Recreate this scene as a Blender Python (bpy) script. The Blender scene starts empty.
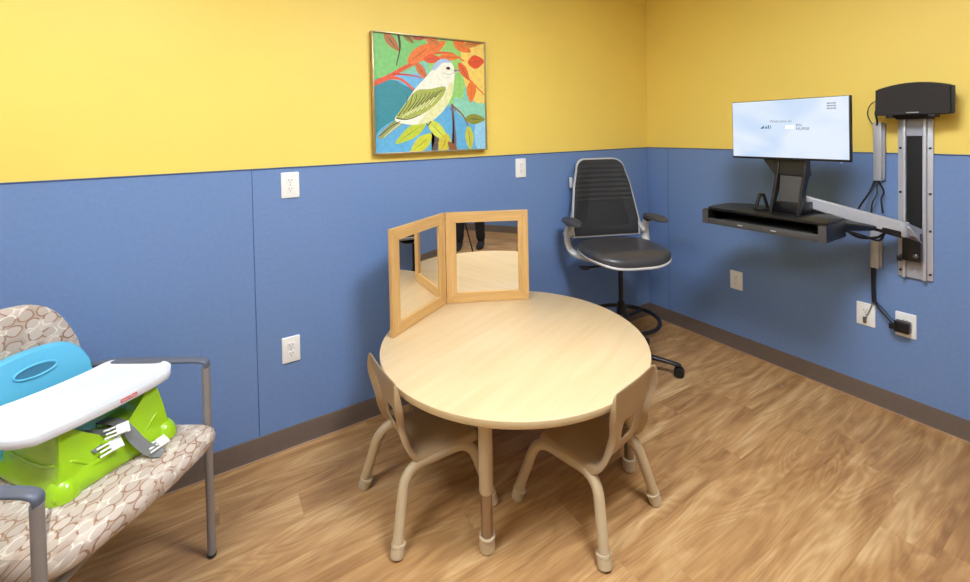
import bpy, bmesh, math, random
from mathutils import Vector, Matrix
random.seed(7)
PI = math.pi
sc = bpy.context.scene
COL = sc.collection

# ------------------------------------------------------------------ camera
F_PX, CX, CY = 444.68, 485.91, 139.96
YAW, PITCH, ROLL = 0.5676, 0.0200, -0.0195
CAM = Vector((-2.9458, -2.2613, 1.4759))
fw = Vector((math.sin(YAW)*math.cos(PITCH), math.cos(YAW)*math.cos(PITCH), -math.sin(PITCH)))
rt = Vector((math.cos(YAW), -math.sin(YAW), 0)); up = rt.cross(fw)
r2 = rt*math.cos(ROLL) + up*math.sin(ROLL); u2 = -rt*math.sin(ROLL) + up*math.cos(ROLL)
cd = bpy.data.cameras.new('camera'); cam = bpy.data.objects.new('camera', cd); COL.objects.link(cam)
mw = Matrix((r2, u2, -fw)).transposed().to_4x4(); mw.translation = CAM
cam.matrix_world = mw
cd.sensor_fit = 'HORIZONTAL'; cd.sensor_width = 36; cd.lens = F_PX/970*36
cd.shift_x = (485-CX)/970; cd.shift_y = (CY-291)/970; cd.clip_start = 0.03
sc.camera = cam

# ------------------------------------------------------------------ light and exposure
w = bpy.data.worlds.new('world'); sc.world = w; w.use_nodes = True
w.node_tree.nodes['Background'].inputs[0].default_value = (1, .96, .9, 1)
w.node_tree.nodes['Background'].inputs[1].default_value = 0.25
LAMPS = [(-1.8, -1.78), (-3.6, -1.35), (-2.6, -3.2)]
LAMP_E = [66, 22, 4]
sc.view_settings.view_transform = 'Standard'; sc.view_settings.look = 'None'
sc.view_settings.gamma = 1; sc.view_settings.use_curve_mapping = False
sc.view_settings.exposure = 0.14
sc.cycles.max_bounces = 10 if hasattr(sc, 'cycles') else 10

# ------------------------------------------------------------------ materials
def lin(c):
    return tuple((v/255/12.92 if v/255 <= .04045 else ((v/255+.055)/1.055)**2.4) for v in c) + (1,)
def mat(name, c, rough=.5, metal=0, noise=0, nscale=20, bump=0, bscale=200, coat=0, spec=.5):
    m = bpy.data.materials.new(name); m.use_nodes = True
    nt = m.node_tree; b = nt.nodes['Principled BSDF']
    b.inputs['Roughness'].default_value = rough; b.inputs['Metallic'].default_value = metal
    b.inputs['Specular IOR Level'].default_value = spec
    b.inputs['Coat Weight'].default_value = coat; b.inputs['Coat Roughness'].default_value = .15
    col = lin(c)
    tc = nt.nodes.new('ShaderNodeTexCoord')
    n = nt.nodes.new('ShaderNodeTexNoise'); n.inputs['Scale'].default_value = nscale; n.inputs['Detail'].default_value = 4
    nt.links.new(tc.outputs['Object'], n.inputs['Vector'])
    rp = nt.nodes.new('ShaderNodeValToRGB')
    k = max(noise, .01)
    rp.color_ramp.elements[0].position = .3; rp.color_ramp.elements[1].position = .7
    rp.color_ramp.elements[0].color = tuple(v*(1-k) for v in col[:3]) + (1,)
    rp.color_ramp.elements[1].color = tuple(min(1, v*(1+k)) for v in col[:3]) + (1,)
    nt.links.new(n.outputs['Fac'], rp.inputs['Fac']); nt.links.new(rp.outputs['Color'], b.inputs['Base Color'])
    if bump:
        n2 = nt.nodes.new('ShaderNodeTexNoise'); n2.inputs['Scale'].default_value = bscale; n2.inputs['Detail'].default_value = 2
        nt.links.new(tc.outputs['Object'], n2.inputs['Vector'])
        bp = nt.nodes.new('ShaderNodeBump'); bp.inputs['Strength'].default_value = bump; bp.inputs['Distance'].default_value = .002
        nt.links.new(n2.outputs['Fac'], bp.inputs['Height']); nt.links.new(bp.outputs['Normal'], b.inputs['Normal'])
    return m
def emit(name, c, s):
    m = bpy.data.materials.new(name); m.use_nodes = True; nt = m.node_tree
    b = nt.nodes['Principled BSDF']; b.inputs['Base Color'].default_value = (.02, .02, .02, 1)
    b.inputs['Emission Color'].default_value = lin(c); b.inputs['Emission Strength'].default_value = s
    return m
yellow = mat('yellow_paint', (244, 214, 104), .55, noise=.015, nscale=3, bump=.08, bscale=160)
blue = mat('blue_wall_panel', (111, 140, 187), .5, noise=.04, nscale=60, bump=.15, bscale=220)
seam_m = mat('blue_trim_strip', (62, 86, 132), .5)
basem = mat('brown_vinyl_base', (108, 93, 82), .5, noise=.05, nscale=40)
caulk = mat('beige_caulk', (176, 142, 112), .7)
ceil_m = mat('white_ceiling_tile', (240, 238, 232), .8, noise=.03, nscale=90)
white_pl = mat('white_plastic', (240, 238, 232), .35)
slot_m = mat('dark_slot', (60, 58, 55), .6)
maple_edge = mat('maple_edge_band', (216, 192, 148), .35, noise=.03, nscale=15)
tan_pl = mat('tan_plastic', (178, 152, 116), .4, noise=.03, nscale=12, bump=.06, bscale=400)
tan_met = mat('tan_enamel_tube', (196, 174, 138), .35, noise=.02)
glide_m = mat('cream_glide', (205, 186, 152), .45)
chrome = mat('brushed_chrome', (168, 156, 146), .32, metal=1, noise=.04, nscale=50)
silver = mat('silver_aluminium', (190, 191, 196), .42, metal=.25, noise=.03, nscale=50)
silver_d = mat('silver_recess', (168, 169, 175), .5, metal=.2)
black_pl = mat('black_plastic', (17, 17, 19), .36, noise=.08, nscale=30)
black_mt = mat('black_matte', (20, 19, 19), .6, noise=.08, nscale=60)
belt_m = mat('black_ribbed_belt', (13, 12, 12), .75, noise=.1, nscale=200)
grille_m = mat('charcoal_grille_cloth', (42, 38, 36), .8, noise=.12, nscale=400, bump=.3, bscale=900)
grey_mt = mat('grey_metal_arm', (146, 142, 140), .4, metal=.2, noise=.04)
grey_pad = mat('slate_armrest', (92, 98, 112), .4, noise=.04)
vinyl = mat('charcoal_vinyl', (64, 63, 65), .3, noise=.06, nscale=8, bump=.12, bscale=150)
pad_m = mat('grey_rubber_pad', (70, 68, 66), .45, noise=.04)
frame_l = mat('light_grey_nylon', (196, 194, 192), .38, noise=.02)
lime = mat('lime_plastic', (160, 205, 28), .25, noise=.03, nscale=5, coat=.4)
sky_pl = mat('sky_blue_plastic', (92, 182, 218), .35, noise=.02, nscale=6, bump=.05, bscale=300)
tray_m = mat('white_glossy_tray', (222, 224, 229), .3)
red_m = mat('red_label', (205, 48, 44), .4)
web_m = mat('grey_webbing', (122, 124, 122), .7, noise=.08, nscale=300, bump=.3, bscale=700)
gold_m = mat('silver_gilt_frame', (172, 154, 118), .35, metal=.6, noise=.1, nscale=25)
cloth_d = mat('black_cloth', (24, 24, 27), .85, noise=.1, nscale=60)
cloth_g = mat('grey_shirt_cloth', (120, 124, 130), .85, noise=.05, nscale=60)
skin_m = mat('skin', (205, 158, 130), .5, noise=.03, nscale=10)
hair_m = mat('dark_hair', (48, 34, 26), .6, noise=.2, nscale=60)
cable_m = mat('black_cable', (22, 22, 23), .5)
metal_plug = mat('steel_plug', (120, 118, 114), .35, metal=.8)

def mirror_mat():
    m = bpy.data.materials.new('acrylic_mirror'); m.use_nodes = True
    b = m.node_tree.nodes['Principled BSDF']
    b.inputs['Base Color'].default_value = (.86, .85, .82, 1); b.inputs['Metallic'].default_value = 1
    b.inputs['Roughness'].default_value = .015
    return m
mirror_m = mirror_mat()

def wood(name, c1, c2, c3, axis='X', sc_=1.0, rough=.4, sc_long=1.2, sc_cross=14, dist=1.2):
    m = bpy.data.materials.new(name); m.use_nodes = True; nt = m.node_tree; L = nt.links
    b = nt.nodes['Principled BSDF']; b.inputs['Roughness'].default_value = rough
    tc = nt.nodes.new('ShaderNodeTexCoord'); mp = nt.nodes.new('ShaderNodeMapping')
    s = [sc_cross*sc_]*3; s['XYZ'.index(axis)] = sc_long*sc_; mp.inputs['Scale'].default_value = s
    L.new(tc.outputs['Object'], mp.inputs['Vector'])
    n = nt.nodes.new('ShaderNodeTexNoise'); n.inputs['Scale'].default_value = 1; n.inputs['Detail'].default_value = 6
    n.inputs['Distortion'].default_value = dist; L.new(mp.outputs[0], n.inputs['Vector'])
    rp = nt.nodes.new('ShaderNodeValToRGB'); e = rp.color_ramp.elements
    e[0].position = .3; e[0].color = lin(c1); e[1].position = .72; e[1].color = lin(c3)
    k = rp.color_ramp.elements.new(.5); k.color = lin(c2)
    L.new(n.outputs['Fac'], rp.inputs['Fac']); L.new(rp.outputs[0], b.inputs['Base Color'])
    return m
maple_top = wood('pale_maple_laminate', (214, 186, 141), (219, 192, 148), (223, 198, 156), 'X', 1, .4, 2.0, 22, .5)
oak_x = wood('golden_oak', (198, 154, 92), (210, 167, 104), (219, 180, 118), 'X', 1, .42, 3, 40)
oak_z = wood('golden_oak_upright', (198, 154, 92), (210, 167, 104), (219, 180, 118), 'Z', 1, .42, 3, 40)

def floor_mat():
    m = bpy.data.materials.new('oak_plank_floor'); m.use_nodes = True; nt = m.node_tree; L = nt.links
    N = nt.nodes.new
    b = nt.nodes['Principled BSDF']
    tc = N('ShaderNodeTexCoord'); sep = N('ShaderNodeSeparateXYZ'); L.new(tc.outputs['Object'], sep.inputs[0])
    def math_(op, a, b_=None):
        n = N('ShaderNodeMath'); n.operation = op
        for i, v in enumerate((a, b_)):
            if v is None: continue
            if isinstance(v, (int, float)): n.inputs[i].default_value = v
            else: L.new(v, n.inputs[i])
        return n.outputs[0]
    PW, PL = .152, 1.22
    row = math_('FLOOR', math_('DIVIDE', sep.outputs['Y'], PW))
    wn0 = N('ShaderNodeTexWhiteNoise'); wn0.noise_dimensions = '1D'; L.new(row, wn0.inputs['W'])
    off = math_('MULTIPLY', wn0.outputs['Value'], 5.3)
    colf = math_('ADD', math_('DIVIDE', sep.outputs['X'], PL), off)
    colm = math_('FLOOR', colf)
    cmb = N('ShaderNodeCombineXYZ'); L.new(row, cmb.inputs[0]); L.new(colm, cmb.inputs[1])
    wn = N('ShaderNodeTexWhiteNoise'); wn.noise_dimensions = '2D'; L.new(cmb.outputs[0], wn.inputs['Vector'])
    # grain
    c2 = N('ShaderNodeCombineXYZ')
    L.new(math_('MULTIPLY', sep.outputs['X'], 1.9), c2.inputs[0])
    L.new(math_('MULTIPLY', sep.outputs['Y'], 12), c2.inputs[1])
    L.new(math_('MULTIPLY', wn.outputs['Value'], 2.2), c2.inputs[2])
    n1 = N('ShaderNodeTexNoise'); n1.inputs['Scale'].default_value = 1; n1.inputs['Detail'].default_value = 5
    n1.inputs['Distortion'].default_value = 1.3; n1.inputs['Roughness'].default_value = .5
    L.new(c2.outputs[0], n1.inputs['Vector'])
    # cathedral figure: bands of a smooth warped field
    nf = N('ShaderNodeTexNoise'); nf.inputs['Scale'].default_value = .55; nf.inputs['Detail'].default_value = 1.5
    nf.inputs['Distortion'].default_value = .8; L.new(c2.outputs[0], nf.inputs['Vector'])
    bands = math_('SINE', math_('MULTIPLY', nf.outputs['Fac'], 95))
    fine = N('ShaderNodeTexNoise'); fine.inputs['Scale'].default_value = 1; fine.inputs['Detail'].default_value = 3
    c3 = N('ShaderNodeCombineXYZ'); L.new(math_('MULTIPLY', sep.outputs['X'], 7), c3.inputs[0]); L.new(math_('MULTIPLY', sep.outputs['Y'], 120), c3.inputs[1])
    L.new(c3.outputs[0], fine.inputs['Vector'])
    v = math_('ADD', n1.outputs['Fac'], math_('MULTIPLY', bands, .045))
    v = math_('ADD', v, math_('MULTIPLY', math_('SUBTRACT', fine.outputs['Fac'], .5), .24))
    v = math_('ADD', v, math_('MULTIPLY', math_('SUBTRACT', wn.outputs['Value'], .5), .05))
    rp = N('ShaderNodeValToRGB'); e = rp.color_ramp.elements
    e[0].position = .24; e[0].color = lin((146, 104, 62)); e[1].position = .80; e[1].color = lin((216, 180, 130))
    k = e.new(.42); k.color = lin((170, 127, 80)); k = e.new(.56); k.color = lin((188, 145, 94))
    L.new(v, rp.inputs['Fac'])
    # thin seams
    fy = math_('FRACT', math_('DIVIDE', sep.outputs['Y'], PW)); fx = math_('FRACT', colf)
    s1 = math_('LESS_THAN', fy, .012); s2 = math_('LESS_THAN', fx, .0016)
    sm = math_('MAXIMUM', s1, s2)
    mx = N('ShaderNodeMix'); mx.data_type = 'RGBA'; L.new(math_('MULTIPLY', sm, .13), mx.inputs[0])
    L.new(rp.outputs[0], mx.inputs[6]); mx.inputs[7].default_value = lin((120, 80, 44))
    L.new(mx.outputs[2], b.inputs['Base Color'])
    b.inputs['Roughness'].default_value = .42; b.inputs['Specular IOR Level'].default_value = .4
    bp = N('ShaderNodeBump'); bp.inputs['Strength'].default_value = .08; bp.inputs['Distance'].default_value = .001
    L.new(v, bp.inputs['Height']); L.new(bp.outputs[0], b.inputs['Normal'])
    return m
floor_m = floor_mat()

def fabric_mat():
    m = bpy.data.materials.new('oval_pattern_fabric'); m.use_nodes = True; nt = m.node_tree; L = nt.links; N = nt.nodes.new
    b = nt.nodes['Principled BSDF']; b.inputs['Roughness'].default_value = .8
    uv = N('ShaderNodeTexCoord'); mp = N('ShaderNodeMapping'); mp.inputs['Scale'].default_value = (21, 29, 1)
    L.new(uv.outputs['UV'], mp.inputs['Vector'])
    wv = N('ShaderNodeTexNoise'); wv.inputs['Scale'].default_value = .9; L.new(mp.outputs[0], wv.inputs['Vector'])
    ad = N('ShaderNodeVectorMath'); ad.operation = 'MULTIPLY_ADD'; L.new(wv.outputs['Color'], ad.inputs[0]); ad.inputs[1].default_value = (.5, .5, 0); L.new(mp.outputs[0], ad.inputs[2])
    vc = N('ShaderNodeTexVoronoi'); vc.voronoi_dimensions = '2D'; vc.inputs['Scale'].default_value = 1; vc.inputs['Randomness'].default_value = .5
    L.new(ad.outputs[0], vc.inputs['Vector'])
    n = N('ShaderNodeTexNoise'); n.inputs['Scale'].default_value = .8; n.inputs['Detail'].default_value = 1; L.new(mp.outputs[0], n.inputs['Vector'])
    r0 = N('ShaderNodeValToRGB'); e = r0.color_ramp.elements
    e[0].position = .42; e[0].color = lin((224, 215, 200)); e[1].position = .50; e[1].color = lin((150, 116, 92))
    L.new(n.outputs['Fac'], r0.inputs['Fac'])
    sepc = N('ShaderNodeSeparateColor'); L.new(vc.outputs['Color'], sepc.inputs[0])
    r1 = N('ShaderNodeValToRGB'); e = r1.color_ramp.elements
    e[0].color = lin((182, 167, 152)); e[1].color = lin((204, 189, 175)); L.new(sepc.outputs[0], r1.inputs['Fac'])
    r2_ = N('ShaderNodeValToRGB'); e = r2_.color_ramp.elements
    e[0].position = .39; e[0].color = (1, 1, 1, 1); e[1].position = .42; e[1].color = (0, 0, 0, 1)
    k = e.new(.49); k.color = (0, 0, 0, 1); k = e.new(.53); k.color = (.75, .75, .75, 1)
    L.new(vc.outputs['Distance'], r2_.inputs['Fac'])
    mx = N('ShaderNodeMix'); mx.data_type = 'RGBA'; L.new(r2_.outputs[0], mx.inputs[0]); L.new(r0.outputs[0], mx.inputs[6]); L.new(r1.outputs[0], mx.inputs[7])
    L.new(mx.outputs[2], b.inputs['Base Color'])
    return m
fabric = fabric_mat()

def rib_mat():
    m = mat('black_ribbed_mesh', (34, 34, 37), .62, noise=.1, nscale=300); nt = m.node_tree; b = nt.nodes['Principled BSDF']
    tc = nt.nodes.new('ShaderNodeTexCoord'); s = nt.nodes.new('ShaderNodeSeparateXYZ'); nt.links.new(tc.outputs['Object'], s.inputs[0])
    a = nt.nodes.new('ShaderNodeMath'); a.operation = 'MULTIPLY'; a.inputs[1].default_value = 2*PI/.031; nt.links.new(s.outputs['Z'], a.inputs[0])
    c = nt.nodes.new('ShaderNodeMath'); c.operation = 'SINE'; nt.links.new(a.outputs[0], c.inputs[0])
    g = nt.nodes.new('ShaderNodeMath'); g.operation = 'GREATER_THAN'; g.inputs[1].default_value = .99; nt.links.new(s.outputs['Z'], g.inputs[0])
    k = nt.nodes.new('ShaderNodeMath'); k.operation = 'MULTIPLY'; nt.links.new(c.outputs[0], k.inputs[0]); nt.links.new(g.outputs[0], k.inputs[1])
    bp = nt.nodes.new('ShaderNodeBump'); bp.inputs['Strength'].default_value = .28; bp.inputs['Distance'].default_value = .004
    nt.links.new(k.outputs[0], bp.inputs['Height']); nt.links.new(bp.outputs[0], b.inputs['Normal'])
    return m
ribbed = rib_mat()

# ------------------------------------------------------------------ mesh helpers
def xf(vs, M):
    if M is not None:
        for v in vs: v.co = M @ v.co
def add_box(bm, lo, hi, M=None, bev=0, seg=2):
    r = bmesh.ops.create_cube(bm, size=1)
    vs = r['verts']; lo, hi = Vector(lo), Vector(hi)
    for v in vs: v.co = Vector([(lo[i]+hi[i])/2 + v.co[i]*(hi[i]-lo[i]) for i in range(3)])
    if bev:
        es = list({e for v in vs for e in v.link_edges})
        r = bmesh.ops.bevel(bm, geom=es, offset=bev, segments=seg, profile=.5, affect='EDGES')
        vs = list({v for f in r['faces'] for v in f.verts} | {v for v in vs if v.is_valid})
    xf(vs, M); return vs
def rings(bm, RS, closed_ends=True, loop=False, mi=0):
    V = [[bm.verts.new(p) for p in r] for r in RS]; n = len(RS[0]); out = []
    m = len(V)
    for i in range(m if loop else m-1):
        a, b = V[i], V[(i+1) % m]
        for j in range(n):
            f = bm.faces.new((a[j], a[(j+1) % n], b[(j+1) % n], b[j])); f.material_index = mi
    if closed_ends and not loop:
        f = bm.faces.new(list(reversed(V[0]))); f.material_index = mi
        f = bm.faces.new(V[-1]); f.material_index = mi
    return V
def smooth_path(P, n=6, closed=False):
    P = [Vector(p) for p in P]; out = []; m = len(P)
    rng = range(m) if closed else range(m-1)
    for i in rng:
        p0 = P[(i-1) % m] if closed or i > 0 else P[0]*2-P[1]
        p1, p2 = P[i], P[(i+1) % m]
        p3 = P[(i+2) % m] if closed or i+2 < m else P[-1]*2-P[-2]
        for k in range(n):
            t = k/n
            out.append(.5*((2*p1)+(p2-p0)*t+(2*p0-5*p1+4*p2-p3)*t*t+(3*p1-p0-3*p2+p3)*t**3))
    if not closed: out.append(P[-1])
    return out
def fillet(P, r, n=6):
    P = [Vector(p) for p in P]; out = [P[0]]
    for i in range(1, len(P)-1):
        a, b, c = P[i-1], P[i], P[i+1]
        d1 = (a-b); d2 = (c-b); k = min(r, d1.length*.48, d2.length*.48)
        s = b+d1.normalized()*k; e = b+d2.normalized()*k
        for j in range(n+1):
            t = j/n; out.append(s*(1-t)**2+b*2*t*(1-t)+e*t*t)
    out.append(P[-1]); return out
def add_tube(bm, P, r, n=12, loop=False, rads=None, flat=1.0):
    P = [Vector(p) for p in P]; m = len(P); RS = []; N = None
    for i, p in enumerate(P):
        if loop: t = (P[(i+1) % m]-P[i-1])
        else: t = P[min(i+1, m-1)]-P[max(i-1, 0)]
        t.normalize()
        if N is None:
            N = t.orthogonal().normalized() if abs(t.z) > .9 else t.cross(Vector((0, 0, 1))).normalized()
        else: N = (N-t*N.dot(t)).normalized()
        B = t.cross(N); rr = rads[i] if rads else r
        RS.append([p+N*rr*math.cos(2*PI*k/n)+B*rr*flat*math.sin(2*PI*k/n) for k in range(n)])
    rings(bm, RS, True, loop)
def add_lathe(bm, prof, c=(0, 0, 0), n=32, M=None):
    c = Vector(c); st = len(bm.verts)
    RS = [[c+Vector((r*math.cos(2*PI*k/n), r*math.sin(2*PI*k/n), z)) for k in range(n)] for r, z in prof]
    V = rings(bm, RS)
    if M is not None: xf([v for r in V for v in r], M)
def add_pad(bm, outline, prof, M=None, c=None, bend=None):
    """outline in local xy; prof = list of (inset scale, z)"""
    O = [Vector((p[0], p[1], 0)) for p in outline]
    c = Vector(c or (sum(p.x for p in O)/len(O), sum(p.y for p in O)/len(O), 0))
    V = rings(bm, [[c+(p-c)*s+Vector((0, 0, z)) for p in O] for s, z in prof])
    vs = [v for r in V for v in r]
    if bend:
        for v in vs: v.co = bend(v.co)
    xf(vs, M)
def rrect(x0, y0, x1, y1, r, n=6):
    out = []
    for cx, cy, a in ((x1-r, y1-r, 0), (x0+r, y1-r, PI/2), (x0+r, y0+r, PI), (x1-r, y0+r, 1.5*PI)):
        for k in range(n+1): out.append((cx+r*math.cos(a+PI/2*k/n), cy+r*math.sin(a+PI/2*k/n)))
    return out
def finish(bm, ang=35):
    bmesh.ops.recalc_face_normals(bm, faces=bm.faces)
    for f in bm.faces: f.smooth = True
    for e in bm.edges:
        if len(e.link_faces) == 2 and e.calc_face_angle(0) > math.radians(ang): e.smooth = False
def obj(name, bm, m, parent=None, loc=(0, 0, 0), ang=35, bevel=0, sub=0, uvf=None, solid=0):
    finish(bm, ang)
    if uvf:
        L = bm.loops.layers.uv.new('UVMap')
        for f in bm.faces:
            for l in f.loops: l[L].uv = uvf(l.vert.co)
    me = bpy.data.meshes.new(name); bm.to_mesh(me); bm.free()
    for mm in (m if isinstance(m, (list, tuple)) else [m]): me.materials.append(mm)
    o = bpy.data.objects.new(name, me); COL.objects.link(o); o.location = loc
    if parent: o.parent = parent
    if solid:
        s = o.modifiers.new('solid', 'SOLIDIFY'); s.thickness = solid; s.offset = 0
    if bevel:
        b = o.modifiers.new('bevel', 'BEVEL'); b.width = bevel; b.segments = 3; b.limit_method = 'ANGLE'; b.angle_limit = math.radians(40)
    if sub:
        s = o.modifiers.new('sub', 'SUBSURF'); s.levels = sub; s.render_levels = sub
    return o
def tag(o, label, cat, group=None):
    o['label'] = label; o['category'] = cat
    if group: o['group'] = group
    return o
def thing(name, label, cat, loc=(0, 0, 0), rz=0, group=None):
    o = bpy.data.objects.new(name, None); COL.objects.link(o); o.location = loc; o.rotation_euler = (0, 0, rz)
    o.empty_display_size = .1
    return tag(o, label, cat, group)
def dup(o, parent=None, loc=None, rz=None, label=None):
    c = o.copy(); COL.objects.link(c)
    if parent: c.parent = parent
    if loc is not None: c.location = loc
    if rz is not None: c.rotation_euler = (0, 0, rz)
    if label: c['label'] = label
    for ch in list(o.children): dup(ch, c)
    return c
def struct(name, bm, m, ang=35, **k):
    o = obj(name, bm, m, ang=ang, **k); o['kind'] = 'structure'; return o
def BX(*boxes, M=None, bev=0, seg=2):
    bm = bmesh.new()
    for lo, hi in boxes: add_box(bm, lo, hi, M, bev, seg)
    return bm
def text_mesh(name, s, size, m, parent, M, extrude=.0003, bold=False, align='CENTER'):
    cu = bpy.data.curves.new(name, 'FONT'); cu.body = s; cu.size = size; cu.extrude = extrude
    cu.align_x = align; cu.align_y = 'CENTER'
    if bold: cu.offset = size*.02
    t = bpy.data.objects.new(name, cu); COL.objects.link(t)
    bpy.context.view_layer.update()
    me = bpy.data.meshes.new_from_object(t.evaluated_get(bpy.context.evaluated_depsgraph_get()))
    bpy.data.objects.remove(t); me.transform(M); me.materials.clear(); me.materials.append(m)
    o = bpy.data.objects.new(name, me); COL.objects.link(o); o.parent = parent
    return o

# ------------------------------------------------------------------ room shell
X0, X1, Y0, Y1, ZC = -4.6, 0.0, -3.95, 0.0, 2.62
H, HB = 1.32, .098
struct('floor', BX(((X0-.1, Y0-.1, -.06), (X1+.1, Y1+.1, 0))), floor_m)
struct('ceiling', BX(((X0-.1, Y0-.1, ZC), (X1+.1, Y1+.1, ZC+.06))), ceil_m)
def wall(name, lo, hi): struct(name, BX((lo, hi)), yellow)
wall('wall_back', (X0-.1, Y1+.006, 0), (X1+.1, Y1+.1, ZC))
wall('wall_right', (X1+.006, Y0-.1, 0), (X1+.1, Y1+.006, ZC))
wall('wall_front', (X0-.1, Y0-.1, 0), (X1+.1, Y0-.006, ZC))
wall('wall_left', (X0-.1, Y0-.006, 0), (X0-.006, Y1+.006, ZC))
# blue wainscot sheets, 1.22 m wide with fine joints; they sit on the wall
def sheets(name, segs, axis, pos, d):
    bm = bmesh.new()
    for a, b in segs:
        if axis == 'x': add_box(bm, (a+.0014, min(pos, pos+d), HB-.01), (b-.0014, max(pos, pos+d), H), bev=.0012, seg=1)
        else: add_box(bm, (min(pos, pos+d), a+.0014, HB-.01), (max(pos, pos+d), b-.0014, H), bev=.0012, seg=1)
    struct(name, bm, blue)
def cap(name, lo, hi): struct(name, BX((lo, hi), bev=.001, seg=1), seam_m)
sheets('trim_1', [(X0, -3.98), (-3.98, -2.762), (-2.762, -.001)], 'x', .006, -.006)
cap('trim_2', (X0, -.003, H-.001), (-.004, .0055, H+.005))
sheets('trim_3', [(Y0, -2.615), (-2.615, -.177), (-.177, -.001)], 'y', .006, -.006)
cap('trim_4', (-.003, Y0, H-.001), (.0055, -.0, H+.005))
sheets('trim_5', [(X0, -3.4), (-3.4, -2.2), (-2.2, -1), (-1, 0)], 'x', Y0-.006, .006)
sheets('trim_6', [(Y0, -2.6), (-2.6, -1.3), (-1.3, 0)], 'y', X0-.006, .006)
# joint strips behind the fine gaps
struct('trim_7', BX(((-2.7633, .0012, HB), (-2.7607, .0065, H))), seam_m)
struct('trim_8', BX(((.0008, -.1783, HB), (.0065, -.1757, H))), seam_m)
struct('trim_11', BX(((-.002, -.002, HB), (.0065, .0065, H))), blue)
def base(name, axis, pos, a, b, s):
    pr = [(0, 0), (.011, 0), (.0085, .008), (.0065, .02), (.006, HB-.008), (.004, HB-.001), (0, HB)]
    bm = bmesh.new()
    RS = []
    for t in (a, b): RS.append([Vector((t, pos+s*d, z)) if axis == 'x' else Vector((pos+s*d, t, z)) for d, z in pr])
    rings(bm, RS); struct(name, bm, basem)
base('baseboard_back', 'x', 0, X0, X1, -1); base('baseboard_right', 'y', 0, Y0, Y1, -1)
base('baseboard_front', 'x', Y0, X0, X1, 1); base('baseboard_left', 'y', X0, Y0, Y1, 1)
struct('trim_9', BX(((X0, -.016, 0), (-.012, -.010, .0035))), caulk)
struct('trim_10', BX(((-.016, Y0, 0), (-.010, -.012, .0035))), caulk)
# ceiling panels that light the room
for i, (lx, ly) in enumerate(LAMPS):
    t = thing('ceiling_light', ['ceiling light panel over the round table', 'ceiling light panel over the patterned armchair', 'ceiling light panel near the rear wall'][i], 'ceiling light', (lx, ly, ZC-.03))
    bm = bmesh.new()
    hl = .30 if i == 0 else .60                           # a square panel over the table, two long ones
    for lo, hi in (((-hl, -.30, 0), (-hl+.03, .30, .028)), ((hl-.03, -.30, 0), (hl, .30, .028)), ((-hl+.03, -.30, 0), (hl-.03, -.27, .028)), ((-hl+.03, .27, 0), (hl-.03, .30, .028))): add_box(bm, lo, hi, bev=.003)
    obj('frame', bm, white_pl, t)
    obj('diffuser', BX(((-hl+.03, -.27, .006), (hl-.03, .27, .014))), emit('lamp_diffuser', (232, 241, 255), LAMP_E[i]), t)

# ------------------------------------------------------------------ outlets
def outlet(label, loc, rz, loosekind=0):
    t = thing('wall_outlet', label, 'outlet', loc, rz, 'white outlets on the blue walls')
    bm = bmesh.new(); add_pad(bm, rrect(-.0395, -.0605, .0395, .0605, .004), [(1, .0), (1, .004), (.97, .0062), (.95, .0066)], Matrix.Rotation(PI/2, 4, 'X'))
    obj('cover_plate', bm, white_pl, t)
    for s in (1, -1):
        bm = bmesh.new()
        o = [(x, y+s*.02) for x, y in rrect(-.0165, -.014, .0165, .014, .008)]
        add_pad(bm, o, [(1, .006), (1, .0086), (.96, .0092)], Matrix.Rotation(PI/2, 4, 'X'))
        r = obj('receptacle', bm, white_pl, t)
        bm = BX(((-.0075, -.0099, s*.02), (-.0055, -.009, s*.02+.008)), ((.0055, -.0099, s*.02), (.0075, -.009, s*.02+.008)), ((-.002, -.0099, s*.02-.009), (.002, -.009, s*.02-.005)))
        obj('slot', bm, slot_m, r)
    bm = bmesh.new(); add_lathe(bm, [(.003, .006), (.003, .0078), (.002, .008)], n=12, M=Matrix.Rotation(PI/2, 4, 'X'))
    obj('screw', bm, silver_d, t)
    return t
outlet('white wall outlet high on the blue panel just right of the panel seam', (-2.603, 0, 1.24), 0)
outlet('white wall outlet low on the blue panel above the baseboard, left of the round table', (-2.619, 0, .464), 0)
outlet('white wall outlet under the bird painting, beside the black task chair back', (-1.248, 0, 1.237), 0)
outlet('white wall outlet low on the right wall under the keyboard tray', (0, -.683, .461), -PI/2)
outlet('white wall plate with a metal cable plug hanging in front, below the cable duct', (0, -1.362, .465), -PI/2)
outlet('white wall outlet holding the black power adapter', (0, -1.521, .464), -PI/2)

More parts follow.
